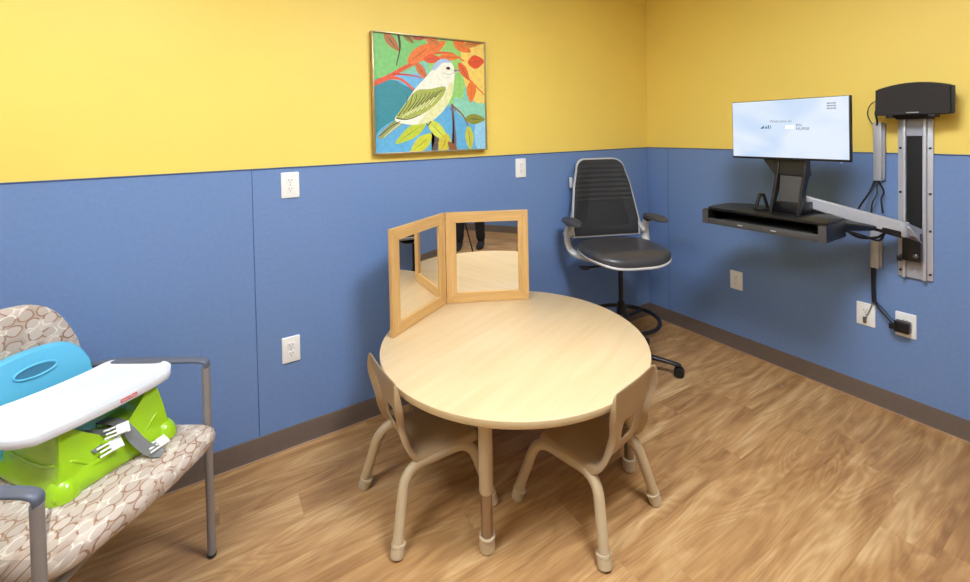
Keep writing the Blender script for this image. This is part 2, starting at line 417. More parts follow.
# ------------------------------------------------------------------ round table
TX, TY, TR, TH = -1.768, -.612, .596, .53
tb = thing('round_table', 'low round maple-topped activity table on tan adjustable legs', 'table', (TX, TY, 0), .35)
bm = bmesh.new(); circ = [(TR*math.cos(2*PI*k/128), TR*math.sin(2*PI*k/128)) for k in range(128)]
add_pad(bm, circ, [(.993, TH-.0012), (.99, TH)], c=(0, 0, 0))
obj('tabletop', bm, maple_top, tb)
bm = bmesh.new(); add_pad(bm, circ, [(.985, TH-.032), (.995, TH-.030), (1, TH-.025), (1, TH-.007), (.9985, TH-.003), (.993, TH-.0012), (.985, TH-.0012)], c=(0, 0, 0))
obj('edge_band', bm, maple_edge, tb)
def table_leg(a):
    px, py = a
    bm = bmesh.new(); add_lathe(bm, [(.0225, .21), (.0248, .213), (.0248, TH-.034)], (px, py, 0), 24); L_ = obj('leg', bm, tan_met, tb)
    bm = bmesh.new(); add_lathe(bm, [(.0205, .02), (.0205, .212)], (px, py, 0), 24); obj('leg_insert', bm, chrome, L_)
    bm = bmesh.new(); add_lathe(bm, [(.021, 0), (.027, .006), (.028, .02), (.0265, .043), (.0285, .046), (.0285, .054), (.021, .056)], (px, py, 0), 24); obj('glide', bm, glide_m, L_)
    bm = bmesh.new(); add_box(bm, (px-.05, py-.05, TH-.037), (px+.05, py+.05, TH-.032), bev=.002); obj('mounting_plate', bm, tan_met, L_)
lv = Vector((-2.138, -.952, 0))-Vector((TX, TY, 0))
lv = Matrix.Rotation(-.35, 3, 'Z') @ lv
for k in range(4):
    q = Matrix.Rotation(k*PI/2, 3, 'Z') @ lv; table_leg((q.x, q.y))

# ------------------------------------------------------------------ child chairs
def make_kid_chair(label, loc, rz):
    t = thing('child_chair', label, 'chair', loc, rz, 'small tan chairs at the round table')
    prof = [(.150, .262), (.153, .276), (.142, .287), (.09, .285), (.02, .279), (-.05, .280), (-.095, .286), (-.122, .303),
            (-.135, .328), (-.144, .358), (-.151, .388), (-.158, .425), (-.166, .465), (-.176, .510), (-.187, .552), (-.196, .588)]
    path = prof
    us = [-1.0, -.97, -.86, -.62, -.33, -.12, .12, .33, .62, .86, .97, 1.0]
    hw = [.125, .135, .145, .150, .150, .150, .148, .143, .137, .130, .120, .124, .144, .151, .150, .143]
    bm = bmesh.new(); G = []
    for i, (x, z) in enumerate(path):
        back = max(0, min(1, (i-6)/3)); row = []
        for u in us:
            au = abs(u); y = u*hw[i]
            # dish of the seat, wrap of the back
            dx = 0; dz = 0
            if back < 1: dz -= .010*(1-au**2)*(1-back)*(1 if i > 2 else .3)
            dx += back*(.012*(au**2))
            fl = (.034 if au == 1 else (.004 if au > .95 else 0))*(.25 if i == 15 else (.6 if i == 14 else 1))
            dx -= fl*back; dz -= fl*(1-back)
            if i == 15: dz -= .010*au**3
            row.append(bm.verts.new((x+dx, y, z+dz)))
        G.append(row)
    for i in range(len(path)-1):
        for j in range(len(us)-1):
            if i in (9, 10) and 4 <= j <= 6: continue      # hand hole in the backrest
            if i == 9 and j == 5: pass
            bm.faces.new((G[i][j], G[i][j+1], G[i+1][j+1], G[i+1][j]))
    # make the hole a lozenge
    for i, j, dy, dz in ((9, 4, .014, -.006), (9, 7, -.014, -.006), (11, 4, .014, .006), (11, 7, -.014, .006)):
        G[i][j].co.y += dy; G[i][j].co.z += dz
    obj('seat_shell', bm, tan_pl, t, solid=.0075, sub=2, ang=180)
    for s in (-1, 1):
        bm = bmesh.new()
        P = fillet([(-.201, s*.183, .03), (-.145, s*.135, .257), (.125, s*.135, .257), (.196, s*.180, .03)], .07, 8)
        add_tube(bm, P, .0195, 18)
        f = obj('leg_frame', bm, tan_met, t)
        for x, y, dx in ((-.205, s*.1865, -1), (.200, s*.1835, 1)):
            bm = bmesh.new(); add_lathe(bm, [(.014, 0), (.0225, .004), (.0245, .014), (.0235, .036), (.0255, .038), (.0255, .046), (.0195, .048)], n=20,
                                        M=Matrix.Translation((x, y, 0)) @ Matrix.Rotation(s*.20, 4, 'X') @ Matrix.Rotation(-dx*.26, 4, 'Y'))
            obj('foot_cap', bm, glide_m, f)
    for x in (-.08, .08):
        bm = bmesh.new(); add_tube(bm, [(x, -.126, .254), (x, .126, .254)], .009, 12)
        obj('cross_bar', bm, tan_met, t)
    return t
kc = make_kid_chair('small tan molded chair at the left side of the round table, nearer the armchair', (-2.212, -.617, 0), 0)
kc2 = dup(kc, loc=(-1.703, -.992, 0), rz=math.radians(101), label='small tan molded chair at the right front of the round table, back to the room')

for k_, dx in ((kc, .008), (kc2, -.038)):
    for ch in k_.children:
        if ch.name.startswith('seat_shell'): ch.location.x = dx

# ------------------------------------------------------------------ hinged tabletop mirror
A_, B_, C_ = Vector((-2.239, -.307, 0)), Vector((-1.836, -.077, 0)), Vector((-1.417, -.293, 0))
mt = thing('tabletop_mirror', 'two-panel hinged mirror in golden wood frames standing on the round table', 'mirror', (B_.x, B_.y, TH))
def panel(p, q, flip):
    d = (q-p); Ln = d.length-.012; ang = math.atan2(d.y, d.x)
    root = bpy.data.objects.new('mirror_panel', None); COL.objects.link(root); root.parent = mt
    root.location = p-B_; root.rotation_euler = (0, 0, ang)
    HH, FW, T = .502, .058, .020
    x0, x1 = .006, Ln+.006
    def member(o4, m):
        bm = bmesh.new()
        rings(bm, [[Vector((x, -T/2, z)) for x, z in o4], [Vector((x, T/2, z)) for x, z in o4]])
        return obj('frame_rail', bm, m, root, bevel=.0025)
    g = .0002
    member([(x0, 0), (x1, 0), (x1-FW, FW-g), (x0+FW, FW-g)], oak_x)
    member([(x0, HH), (x0+FW, HH-FW+g), (x1-FW, HH-FW+g), (x1, HH)], oak_x)
    member([(x0, g), (x0+FW-g, FW), (x0+FW-g, HH-FW), (x0, HH-g)], oak_z)
    member([(x1, g), (x1, HH-g), (x1-FW+g, HH-FW), (x1-FW+g, FW)], oak_z)
    obj('mirror_glass', BX(((x0+FW-.006, -.0015, FW-.006), (x1-FW+.006, .0015, HH-FW+.006))), mirror_m, root)
panel(A_, B_, 0); panel(B_, C_, 0)
for z in (.035, .235, .455):
    bm = bmesh.new(); add_tube(bm, [(0, -.006, z), (0, -.006, z+.045)], .0045, 12); obj('hinge', bm, black_mt, mt)

# ------------------------------------------------------------------ patterned waiting chair (local +x forward)
AX = math.atan2(-.56, .83)
fwd = Vector((math.cos(AX), math.sin(AX), 0)); lft = Vector((-fwd.y, fwd.x, 0))
P1 = Vector((-2.957, -.433, 0)); MID = P1-lft*.285
wc = thing('waiting_armchair', 'wide armchair in oval-patterned beige fabric with grey metal arms by the left wall', 'armchair', MID, AX)
def uv_seat(c): return (c.y, c.x-c.z)
def bowed(n=40):
    out = []
    for p in rrect(-.52, -.232, .052, .276, .045, 6): out.append(p)
    res = []
    for i in range(len(out)):
        a, b = out[i], out[(i+1) % len(out)]
        k = max(1, int(math.dist(a, b)/.05))
        for j in range(k): res.append((a[0]+(b[0]-a[0])*j/k, a[1]+(b[1]-a[1])*j/k))
    return [(x+(.036*(1-(y/.276)**2)-.18*(.276-y) if x > -.005 else 0), y) for x, y in res]
bm = bmesh.new()
add_pad(bm, bowed(), [(.90, .426), (.965, .430), (.995, .441), (1, .456), (.99, .472), (.955, .483), (.85, .490), (.6, .495), (.3, .497)], c=(-.25, 0, 0))
obj('seat', bm, fabric, wc, uvf=uv_seat)
bo = []
for k in range(41):
    t_ = -1+2*k/40; y = .345*t_
    bo.append((y, .938-.012*t_*t_-.24*abs(t_)**7))
bo = [(-.335, .44)]+[(-.35, .60)]+bo[1:-1]+[(.35, .60)]+[(.335, .44)]
BM_ = Matrix(((0, 0, 1, 0), (1, 0, 0, 0), (0, 1, 0, 0), (0, 0, 0, 1)))
bm = bmesh.new()
add_pad(bm, bo, [(.94, -.035), (.985, -.03), (1, -.01), (.99, .012), (.95, .022), (.8, .026), (.5, .027), (.2, .027)], BM_, c=(0, .66, 0))
for v in bm.verts: v.co.x += -.500-.13*(v.co.z-.45)+.03*(v.co.y/.3)**2
obj('backrest', bm, fabric, wc, uvf=lambda c: (c.y, c.z*1.0))
for s in (1, -1):
    yy = s*.285
    bm = bmesh.new(); add_tube(bm, [(0, yy, .012), (0, yy, .672)], .013, 20)
    L_ = obj('leg', bm, grey_mt, wc)
    bm = bmesh.new(); add_lathe(bm, [(.013, 0), (.0148, .003), (.0148, .010), (.013, .012)], (0, yy, 0), 20); obj('glide', bm, black_pl, L_)
    bm = bmesh.new(); add_tube(bm, fillet([(-.53, yy, .012), (-.50, yy, .35), (-.44, yy, .66)], .06, 6), .0155, 16)
    L_ = obj('leg', bm, grey_mt, wc)
    bm = bmesh.new(); add_lathe(bm, [(.013, 0), (.0148, .003), (.0148, .010), (.013, .012)], (-.53, yy, 0), 20); obj('glide', bm, black_pl, L_)
    # arm: bar with a slim pad that turns down at the front
    bm = bmesh.new()
    P = smooth_path([(-.46, yy, .655), (-.40, yy, .683), (-.30, yy, .694), (-.12, yy, .697), (-.03, yy, .697), (.000, yy, .690), (.004, yy, .672)], 5)
    n_ = len(P); rads = [.0135+.005*math.sin(PI*(i/(n_-1))**.7) for i in range(n_)]
    add_tube(bm, P, .02, 16, rads=rads, flat=.5); obj('armrest', bm, grey_pad, wc, ang=50)
bm = bmesh.new()
for x in (-.06, -.44): add_tube(bm, [(x, -.285, .392), (x, .285, .392)], .012, 12)
for yy in (-.22, .22): add_tube(bm, [(-.50, yy, .397), (-.02, yy, .397)], .012, 12)
for yy in (-.285, .285): add_tube(bm, [(-.49, yy, .392), (0, yy, .392)], .011, 12)
obj('seat_frame', bm, grey_mt, wc)

# ------------------------------------------------------------------ booster seat, standing on the armchair seat
BO = MID+fwd*(-.272)+lft*.098
bs = thing('booster_seat', 'lime green child booster seat with sky blue back and white tray on the armchair', 'booster seat', (BO.x, BO.y, .4972), AX-math.radians(20.5))
bm = bmesh.new()
up_ = [(-.205, 0), (-.206, .018), (-.198, .032), (-.182, .05), (-.176, .09), (-.168, .150), (-.163, .186), (-.135, .190), (-.118, .180), (-.110, .135), (-.098, .108), (-.07, .096), (0, .092),
       (.07, .096), (.098, .108), (.110, .135), (.118, .180), (.135, .190), (.163, .186), (.168, .150), (.176, .09), (.182, .05), (.198, .032), (.206, .018), (.205, 0), (.1, 0), (0, 0), (-.1, 0)]
xs = [(-.17, .95, .94), (-.165, .985, .98), (-.12, 1, 1), (0, 1, 1), (.09, 1, 1), (.13, 1, 1), (.16, .99, .99), (.172, .975, .965), (.176, .95, .90)]
RS = []
for x, sy, sz in xs:
    r = []; x = x*.9+.0; sy *= .80
    for y, z in up_:
        yy = y*sy+.018; zz = z*sz*.97
        xx = x + (0.020*max(0, (.05-z)/.05) if x > .1 else 0) - (.030*max(0, (z-.09)/.1) if x > .1 else 0)
        # front skirt hollow between the feet
        if x > .1: xx -= .012*max(0, 1-(y/.13)**2)
        r.append(Vector((xx, yy, zz)))
    RS.append(r)
rings(bm, RS)
base_o = obj('base', bm, lime, bs, ang=60, sub=1)
for s in (1, -1):
    bm = bmesh.new()
    bmesh.ops.create_uvsphere(bm, u_segments=28, v_segments=16, radius=1)
    for v in bm.verts: v.co = Vector((.137+.046*v.co.x, s*.130+.020+.040*v.co.y, .0+max(0, v.co.z)*.055))
    obj('foot', bm, lime, bs, ang=80)
    bm = bmesh.new()
    add_tube(bm, smooth_path([(.149, .018+s*.035, .050), (.153, .018+s*.072, .056), (.150, .018+s*.108, .085), (.130, .018+s*.138, .088), (.07, .018+s*.143, .075), (-.04, .018+s*.144, .072), (-.12, .018+s*.143, .075)], 6), .005, 8)
    obj('moulded_ridge', bm, lime, bs, ang=80)
# backrest
bo = []
for k in range(33):
    t_ = -1+2*k/32; bo.append((.140*t_, .322-.018*t_*t_-.07*abs(t_)**6))
bo = [(-.148, .05), (-.146, .16)]+bo+[(.146, .16), (.148, .05)]
bm = bmesh.new()
add_pad(bm, bo, [(.95, -.02), (.99, -.017), (1, -.004), (.995, .010), (.96, .017), (.90, .018), (.7, .018), (.4, .018), (.15, .018)], BM_, c=(0, .19, 0))
for v in bm.verts: v.co.x += -.160-.18*(v.co.z-.1)+.6*v.co.y**2; v.co.y -= .03; v.co.z -= .012
bk = obj('backrest', bm, sky_pl, bs)
bm = bmesh.new()
hc = Vector((-.160-.18*(.262-.1)+.0195, -.03, .250))
loop = [(.052*math.cos(a), .018*math.sin(a)) for a in [2*PI*i/32 for i in range(32)]]
add_tube(bm, [hc+Vector((-.18*z+.6*y*y, y, z)) for y, z in loop], .0042, 8, loop=True)
obj('handle_rim', bm, sky_pl, bk, ang=80)
bm = bmesh.new()
V = [bm.verts.new(hc+Vector((-.18*z*.95+.6*y*y*.9+.0003, y*.95, z*.95))) for y, z in loop]; bm.faces.new(V)
obj('handle_recess', bm, mat('handle_recess_blue', (52, 118, 150), .6), bk)
# tray
half = [(.170, 0), (.167, .09), (.157, .158), (.148, .176), (.103, .208), (.04, .210), (-.05, .186), (-.108, .160), (-.122, .135), (-.116, .10), (-.110, .05)]
to = [(x, -y) for x, y in reversed(half)]+half[1:]+[(-.108, 0)]
tob = [tuple(p)[:2] for p in smooth_path([(x, y, 0) for x, y in to], 2, True)]
bm = bmesh.new()
add_pad(bm, tob, [(.955, .190), (.985, .190), (1, .196), (1.0, .209), (.992, .2135), (.975, .2135), (.955, .2095), (.92, .2065), (.6, .2065)], c=(.02, 0, 0))
tr_ = obj('tray', bm, tray_m, bs, ang=50); tr_.location.z = -.009
bm = bmesh.new(); add_box(bm, (.1676, .020, .197), (.1702, .065, .2075), bev=.0003, seg=1)
lb = obj('brand_label', bm, red_m, tr_)
text_mesh('lettering', 'Fisher-Price', .0085, white_pl, lb, Matrix.Translation((.1703, .0425, .2022)) @ Matrix.Rotation(PI/2, 4, 'Z') @ Matrix.Rotation(PI/2, 4, 'X'))
bm = bmesh.new()
for k in range(3): add_box(bm, (-.02+k*.014, -.1262, .150), (-.013+k*.014, -.1150, .172), Matrix.Shear('XZ', 4, (0, 0)), bev=.001)
obj('adjustment_marks', bm, mat('green_marks', (96, 160, 90), .5), base_o)
# harness straps and buckles
def strap(name, P, wd, th, m, parent, side=Vector((0, 0, 1))):
    bm = bmesh.new(); P = smooth_path(P, 5); RS = []
    for i, p in enumerate(P):
        t = (P[min(i+1, len(P)-1)]-P[max(i-1, 0)]).normalized()
        sd = side[i*len(side)//len(P)] if isinstance(side, list) else side
        s_ = (sd-t*sd.dot(t)).normalized(); n_ = t.cross(s_)
        RS.append([p+s_*wd/2+n_*th/2, p+s_*wd/2-n_*th/2, p-s_*wd/2-n_*th/2, p-s_*wd/2+n_*th/2])
    rings(bm, RS); return obj(name, bm, m, parent, ang=40)
sd = Vector((.25, .95, .1))
s1 = strap('harness_strap', [(.05, .03, .103), (.10, .03, .112), (.140, .032, .112), (.170, .042, .085), (.190, .056, .050), (.205, .072, .022), (.218, .086, .008), (.232, .094, .004)], .030, .0022, web_m, bs, sd)
s2 = strap('harness_strap', [(-.02, -.04, .098), (.06, -.038, .108), (.12, -.020, .112), (.150, .000, .112)], .026, .0022, web_m, bs, Vector((0, 1, .1)))
s3 = strap('harness_strap', [(.0, -.085, .112), (.06, -.07, .112), (.12, -.055, .100), (.160, -.03, .082)], .024, .0022, web_m, bs, Vector((0, 1, .1)))
def buckle(M, parent):
    bm = bmesh.new()
    add_box(bm, (-.017, -.014, -.004), (.004, .014, .005), bev=.002)
    add_box(bm, (.004, -.0135, -.0025), (.030, -.0085, .0035), bev=.0015)
    add_box(bm, (.004, .0085, -.0025), (.030, .0135, .0035), bev=.0015)
    add_box(bm, (.004, -.0025, -.002), (.026, .0025, .003), bev=.001)
    add_box(bm, (-.024, -.015, -.002), (-.017, .015, .003), bev=.001)
    bmesh.ops.transform(bm, matrix=M, verts=bm.verts)
    obj('buckle', bm, white_pl, parent)
buckle(Matrix.Translation((.168, .012, .112)) @ Matrix.Rotation(-1.9, 4, 'Z') @ Matrix.Rotation(-.6, 4, 'X') @ Matrix.Scale(1.1, 4), s2)
buckle(Matrix.Translation((.176, -.010, .080)) @ Matrix.Rotation(-1.6, 4, 'Z') @ Matrix.Rotation(-.8, 4, 'X') @ Matrix.Scale(1.1, 4), s3)
buckle(Matrix.Translation((.205, .100, .022)) @ Matrix.Rotation(-1.5, 4, 'Z') @ Matrix.Rotation(-.5, 4, 'X') @ Matrix.Scale(1.1, 4), s1)

# ------------------------------------------------------------------ tall task chair in the corner
CA = math.radians(-113)
tc_ = thing('drafting_chair', 'tall black and light grey swivel stool chair with footring in the corner', 'chair', (-.778, -.388, 0), CA)
bm = bmesh.new(); add_lathe(bm, [(.0, .055), (.045, .058), (.05, .07), (.047, .10), (.032, .125), (.028, .14)], n=28); hub = obj('hub', bm, black_pl, tc_)
a0 = math.radians(-58)-CA
for k in range(5):
    a = a0+k*2*PI/5; M = Matrix.Rotation(a, 4, 'Z')
    bm = bmesh.new()
    RS = []
    for x, z, wd, h in ((.02, .085, .022, .022), (.12, .090, .019, .017), (.24, .080, .016, .013), (.325, .070, .015, .011), (.34, .066, .010, .008)):
        RS.append([Vector((x, wd*math.cos(q), z+h*math.sin(q))) for q in [2*PI*i/12 for i in range(12)]])
    rings(bm, RS); bmesh.ops.transform(bm, matrix=M, verts=bm.verts)
    lg = obj('base_leg', bm, black_pl, tc_)
    bm = bmesh.new()
    for s in (1, -1):
        add_lathe(bm, [(.012, -.010), (.026, -.010), (.029, -.006), (.029, .006), (.026, .010), (.012, .010)], n=24,
                  M=M @ Matrix.Translation((.328, s*.016, .029)) @ Matrix.Rotation(PI/2, 4, 'X'))
    add_box(bm, (.306, -.006, .03), (.346, .006, .062), M, bev=.003)
    add_tube(bm, [M @ Vector((.328, -.024, .029)), M @ Vector((.328, .024, .029))], .005, 8)
    obj('caster', bm, black_pl, lg)
bm = bmesh.new(); add_lathe(bm, [(.028, .12), (.028, .36), (.022, .362), (.022, .40), (.014, .402), (.014, .65)], n=24); obj('gas_column', bm, black_pl, tc_)
bm = bmesh.new()
R_ = .215
add_tube(bm, [(R_*math.cos(2*PI*i/48)+.02, R_*math.sin(2*PI*i/48), .30) for i in range(48)], .0125, 12, loop=True)
for a in (0, 2*PI/3, 4*PI/3): add_tube(bm, [(.02*math.cos(a), .02*math.sin(a), .29), (R_*math.cos(a)+.02, R_*math.sin(a), .297)], .010, 10)
add_lathe(bm, [(.03, .26), (.045, .265), (.045, .315), (.035, .325)], n=24)
obj('foot_ring', bm, black_pl, tc_)
bm = bmesh.new()
add_pad(bm, rrect(-.15, -.11, .13, .11, .04), [(.75, .625), (.95, .64), (1, .655), (1, .667)], c=(0, 0, 0))
obj('tilt_mechanism', bm, black_pl, tc_)
bm = bmesh.new(); add_tube(bm, smooth_path([(.03, -.10, .645), (.03, -.18, .64), (.03, -.235, .637)], 4), .007, 10)
add_box(bm, (.005, -.275, .629), (.055, -.225, .644), bev=.005); obj('height_lever', bm, black_pl, tc_)
so = [(x*.235+.028, y*.255) for x, y in [(math.copysign(abs(math.cos(a))**.62, math.cos(a)), math.copysign(abs(math.sin(a))**.62, math.sin(a))) for a in [2*PI*i/64 for i in range(64)]]]
def seatbend(c):
    x = c.x; d = 0
    if x > .16: d = -.9*(x-.16)**2*3
    return Vector((c.x, c.y, c.z+d+.03*(c.y/.25)**2*0))
bm = bmesh.new(); add_pad(bm, so, [(.72, .667), (.93, .676), (.995, .688), (1.005, .696), (.99, .701)], c=(.035, 0, 0), bend=seatbend); xf(bm.verts, Matrix.Translation((0, 0, .016))); obj('seat_pan', bm, frame_l, tc_)
bm = bmesh.new(); add_pad(bm, so, [(.94, .697), (.985, .701), (1.0, .712), (.99, .728), (.955, .738), (.88, .744), (.7, .746), (.4, .743)], c=(.035, 0, 0), bend=seatbend); xf(bm.verts, Matrix.Translation((0, 0, .014))); obj('seat_cushion', bm, vinyl, tc_)
def backshape(top, bot, z0, z1, r):
    o = []
    n = 12
    pts = [(-bot, z0), (-bot*1.02, z0+.10), (-(bot*.45+top*.55), z0+.34), (-top, z1-r)]
    o += pts[:-1]
    for k in range(n+1):
        a = PI-PI/2*k/n; o.append((-top+r+r*math.cos(a), z1-r+r*math.sin(a)))
    m_ = [(-y, z) for y, z in reversed(o)]
    return o+m_
def bback(c):
    z = c.z; x = c.x
    x += -.235-.16*(z-.72)+.85*c.y*c.y+.10*max(0, (z-.72)*(1.28-z))
    return Vector((x, c.y, z))
bm = bmesh.new(); add_pad(bm, backshape(.175, .235, .765, 1.275, .072), [(.2, -.016), (.5, -.016), (.8, -.016), (.97, -.016), (1, -.012), (1, .004), (.985, .008), (.8, .008), (.5, .008), (.2, .008)], BM_, c=(0, 1.0, 0))
for v in bm.verts: v.co = bback(v.co)
bf = obj('back_frame', bm, frame_l, tc_)
bm = bmesh.new(); bmO = backshape(.170, .225, .772, 1.271, .068)
add_pad(bm, bmO, [(.97, .006), (.985, .012), (.975, .020), (.94, .024), (.8, .024), (.6, .024), (.4, .024), (.2, .024), (.08, .024)], BM_, c=(0, 1.0, 0))
for v in bm.verts: v.co = bback(v.co)
obj('back_upholstery', bm, ribbed, tc_)
bm = bmesh.new(); add_box(bm, (-.315, -.215, 1.08), (-.29, -.195, 1.15), bev=.004); obj('back_adjuster', bm, frame_l, bf)
for s in (1, -1):
    # wing that carries seat, back and arm
    bm = bmesh.new()
    P = smooth_path([(-.05, s*.10, .655), (-.10, s*.19, .660), (-.155, s*.255, .685), (-.19, s*.275, .74), (-.195, s*.275, .81), (-.18, s*.275, .862)], 6)
    add_tube(bm, P, .02, 14, rads=[.038-.018*i/(len(P)-1) for i in range(len(P))], flat=.62)
    am = obj('arm_support', bm, frame_l, tc_)
    bm = bmesh.new()
    P = smooth_path([(-.19, s*.275, .79), (-.20, s*.262, .80), (-.212, s*.238, .84), (-.226, s*.218, .91), (-.232, s*.203, .98)], 6)
    add_tube(bm, P, .02, 12, rads=[.036-.022*i/(len(P)-1) for i in range(len(P))], flat=.6)
    obj('side_bracket', bm, frame_l, tc_)
    bm = bmesh.new(); add_box(bm, (-.20, s*.276-.016, .858), (-.14, s*.276+.016, .885), bev=.006); obj('arm_joint', bm, black_pl, am)
    bm = bmesh.new()
    pd = [(x*.125-.075, y*.050+s*.282) for x, y in [(math.cos(a), math.sin(a)*(1-.12*math.cos(a))) for a in [2*PI*i/36 for i in range(36)]]]
    add_pad(bm, pd, [(.9, .884), (1, .889), (1, .900), (.93, .907), (.6, .909)]); obj('arm_pad', bm, pad_m, am)

# ------------------------------------------------------------------ bird painting
pt = thing('bird_painting', 'framed painting of a white and green bird among leaves on the yellow wall', 'painting', (-1.859, 0, 1.684))
W2, H2 = .344, .319
bm = bmesh.new(); FWD = .008; D = .034
add_box(bm, (-W2, -D, -H2), (-W2+FWD, .004, H2), bev=.0015); add_box(bm, (W2-FWD, -D, -H2), (W2, .004, H2), bev=.0015)
add_box(bm, (-W2+FWD, -D, H2-FWD), (W2-FWD, .004, H2), bev=.0015); add_box(bm, (-W2+FWD, -D, -H2), (W2-FWD, .004, -H2+FWD), bev=.0015)
obj('frame', bm, gold_m, pt)
PM = {}; PML = []
def pc(c):
    if c not in PM:
        PM[c] = len(PML); PML.append(mat('paint_%d' % len(PML), c, .5, noise=.10, nscale=45, bump=.1, bscale=120))
    return PM[c]
bm = bmesh.new(); CW, CH = W2-FWD, H2-FWD; yb = -.024; lay = [0]
def uvp(px, py):
    # pixel of the picture study -> canvas (bilinear over its corners)
    u = (px-96)/(526-96)
    top = 55+(92-55)*u; bot = 513+(497-513)*u
    v = (py-top)/(bot-top)
    return (-CW+2*CW*u, CH-2*CH*v)
def poly(pts, c, sm=4, clip=True):
    lay[0] += 1; y = yb-.00002*lay[0]
    P = [Vector((p[0], p[1], 0)) for p in pts]
    if sm: P = smooth_path(P, sm, True)
    q = [uvp(p.x, p.y) for p in P]
    q = [(min(CW, max(-CW, a)), min(CH, max(-CH, b))) for a, b in q]
    b2 = bmesh.new(); V = []
    for a, b in q:
        if V and (V[-1].co-Vector((a, y, b))).length < 1e-5: continue
        V.append(b2.verts.new((a, y, b)))
    if len(V) < 3: b2.free(); return
    f = b2.faces.new(V); bmesh.ops.triangulate(b2, faces=[f])
    mi = pc(c); mp_ = {}
    for f in b2.faces:
        vs = []
        for v in f.verts:
            if v not in mp_: mp_[v] = bm.verts.new(v.co)
            vs.append(mp_[v])
        try: nf = bm.faces.new(vs); nf.material_index = mi
        except ValueError: pass
    b2.free()
def leaf(x0, y0, x1, y1, w_, c, c2=None, bendv=0):
    d = Vector((x1-x0, y1-y0)); L_ = d.length; d.normalize(); n = Vector((-d.y, d.x))
    pts = []
    for t, k in ((0, 0), (.2, .75), (.45, 1), (.75, .65), (1, 0)): pts.append((x0+d.x*L_*t+n.x*(k*w_/2+bendv*t*(1-t)*4), y0+d.y*L_*t+n.y*(k*w_/2+bendv*t*(1-t)*4)))
    for t, k in ((.75, .65), (.45, 1), (.2, .75)): pts.append((x0+d.x*L_*t-n.x*(k*w_/2-bendv*t*(1-t)*4), y0+d.y*L_*t-n.y*(k*w_/2-bendv*t*(1-t)*4)))
    poly(pts, c, 3)
    if c2:
        s_ = [(x0+d.x*L_*t+n.x*(bendv*t*(1-t)*4+q), y0+d.y*L_*t+n.y*(bendv*t*(1-t)*4+q)) for t, q in ((.05, 0), (.5, 1.6), (.95, 0), (.5, -1.6))]
        poly(s_, c2, 0)
def stroke(P, w0, w1, c):
    P = [Vector((p[0], p[1], 0)) for p in P]; P = smooth_path(P, 4); A, B = [], []
    for i, p in enumerate(P):
        t = (P[min(i+1, len(P)-1)]-P[max(i-1, 0)]).normalized(); n = Vector((-t.y, t.x, 0)); r = (w0+(w1-w0)*i/(len(P)-1))/2
        A.append(p+n*r); B.append(p-n*r)
    poly([(p.x, p.y) for p in A+B[::-1]], c, 0)
add_box(bm, (-CW, yb, -CH), (CW, yb+.01, CH)); 
for f in bm.faces: f.material_index = pc((130, 200, 175))
SKY, TEAL, GRN, LGRN, YEL = (96, 172, 214), (54, 138, 150), (124, 196, 112), (150, 208, 110), (240, 206, 104)
poly([(90, 40), (290, 40), (300, 130), (230, 190), (160, 215), (90, 230)], GRN)
poly([(300, 40), (470, 60), (450, 200), (420, 330), (380, 330), (300, 200)], LGRN)
poly([(430, 50), (560, 50), (560, 330), (500, 330), (445, 260), (430, 160)], YEL)
poly([(90, 250), (160, 235), (240, 260), (260, 330), (190, 420), (90, 470)], TEAL)
poly([(160, 215), (330, 215), (300, 270), (230, 265), (180, 240)], (110, 180, 220))
poly([(100, 440), (180, 380), (300, 350), (420, 330), (560, 380), (560, 560), (60, 560)], SKY)
poly([(395, 300), (470, 320), (560, 330), (560, 400), (470, 400), (400, 350)], (140, 206, 178))
poly([(480, 410), (560, 395), (560, 560), (500, 560)], (150, 204, 228))
RED, ORG, RUST, DRK = (222, 88, 52), (232, 122, 52), (176, 84, 46), (70, 52, 44)
stroke([(90, 252), (150, 222), (200, 190), (250, 165), (300, 135), (380, 130), (440, 160)], 20, 5, RED)
stroke([(130, 228), (190, 232), (250, 285)], 14, 6, RED)
stroke([(160, 212), (220, 215), (270, 225)], 8, 4, (200, 60, 48))
stroke([(420, 190), (470, 240), (525, 290)], 7, 4, RED)
stroke([(185, 60), (190, 110), (175, 180)], 8, 3, DRK)
leaf(135, 55, 185, 125, 34, (176, 110, 50), DRK); leaf(200, 50, 240, 95, 26, (150, 120, 50), DRK)
leaf(215, 170, 320, 90, 52, ORG, RUST); leaf(285, 130, 365, 85, 42, ORG, RED); leaf(280, 60, 340, 100, 36, (214, 120, 60), RUST)
leaf(235, 75, 300, 65, 24, RUST); leaf(245, 165, 290, 235, 30, (205, 112, 60), RUST); leaf(275, 155, 345, 150, 34, RED, RUST)
leaf(335, 145, 425, 145, 28, ORG, RUST); leaf(395, 85, 470, 125, 40, ORG, RED); leaf(430, 100, 525, 88, 26, (206, 132, 62), RUST)
leaf(415, 165, 460, 235, 32, (226, 100, 50), RUST); leaf(455, 165, 528, 160, 52, (224, 84, 44), RUST); leaf(470, 235, 465, 320, 42, ORG, RED)
# lower twigs and leaves
stroke([(385, 325), (390, 400), (395, 480), (385, 515)], 9, 12, (120, 92, 96))
stroke([(385, 330), (430, 370), (460, 430)], 7, 4, (140, 84, 72))
stroke([(285, 400), (320, 450), (310, 510)], 10, 22, (96, 84, 78))
leaf(438, 382, 526, 385, 40, (140, 142, 52), DRK); leaf(452, 410, 460, 505, 36, (196, 196, 70), (120, 130, 50))
leaf(280, 395, 165, 478, 46, (190, 204, 60), (130, 150, 50)); leaf(285, 385, 370, 475, 46, (206, 214, 80), (140, 150, 60))
leaf(300, 440, 215, 525, 50, (206, 208, 60), (140, 150, 50)); leaf(365, 440, 335, 520, 50, (204, 190, 60), (140, 120, 50))
leaf(400, 515, 365, 470, 30, (140, 90, 50))
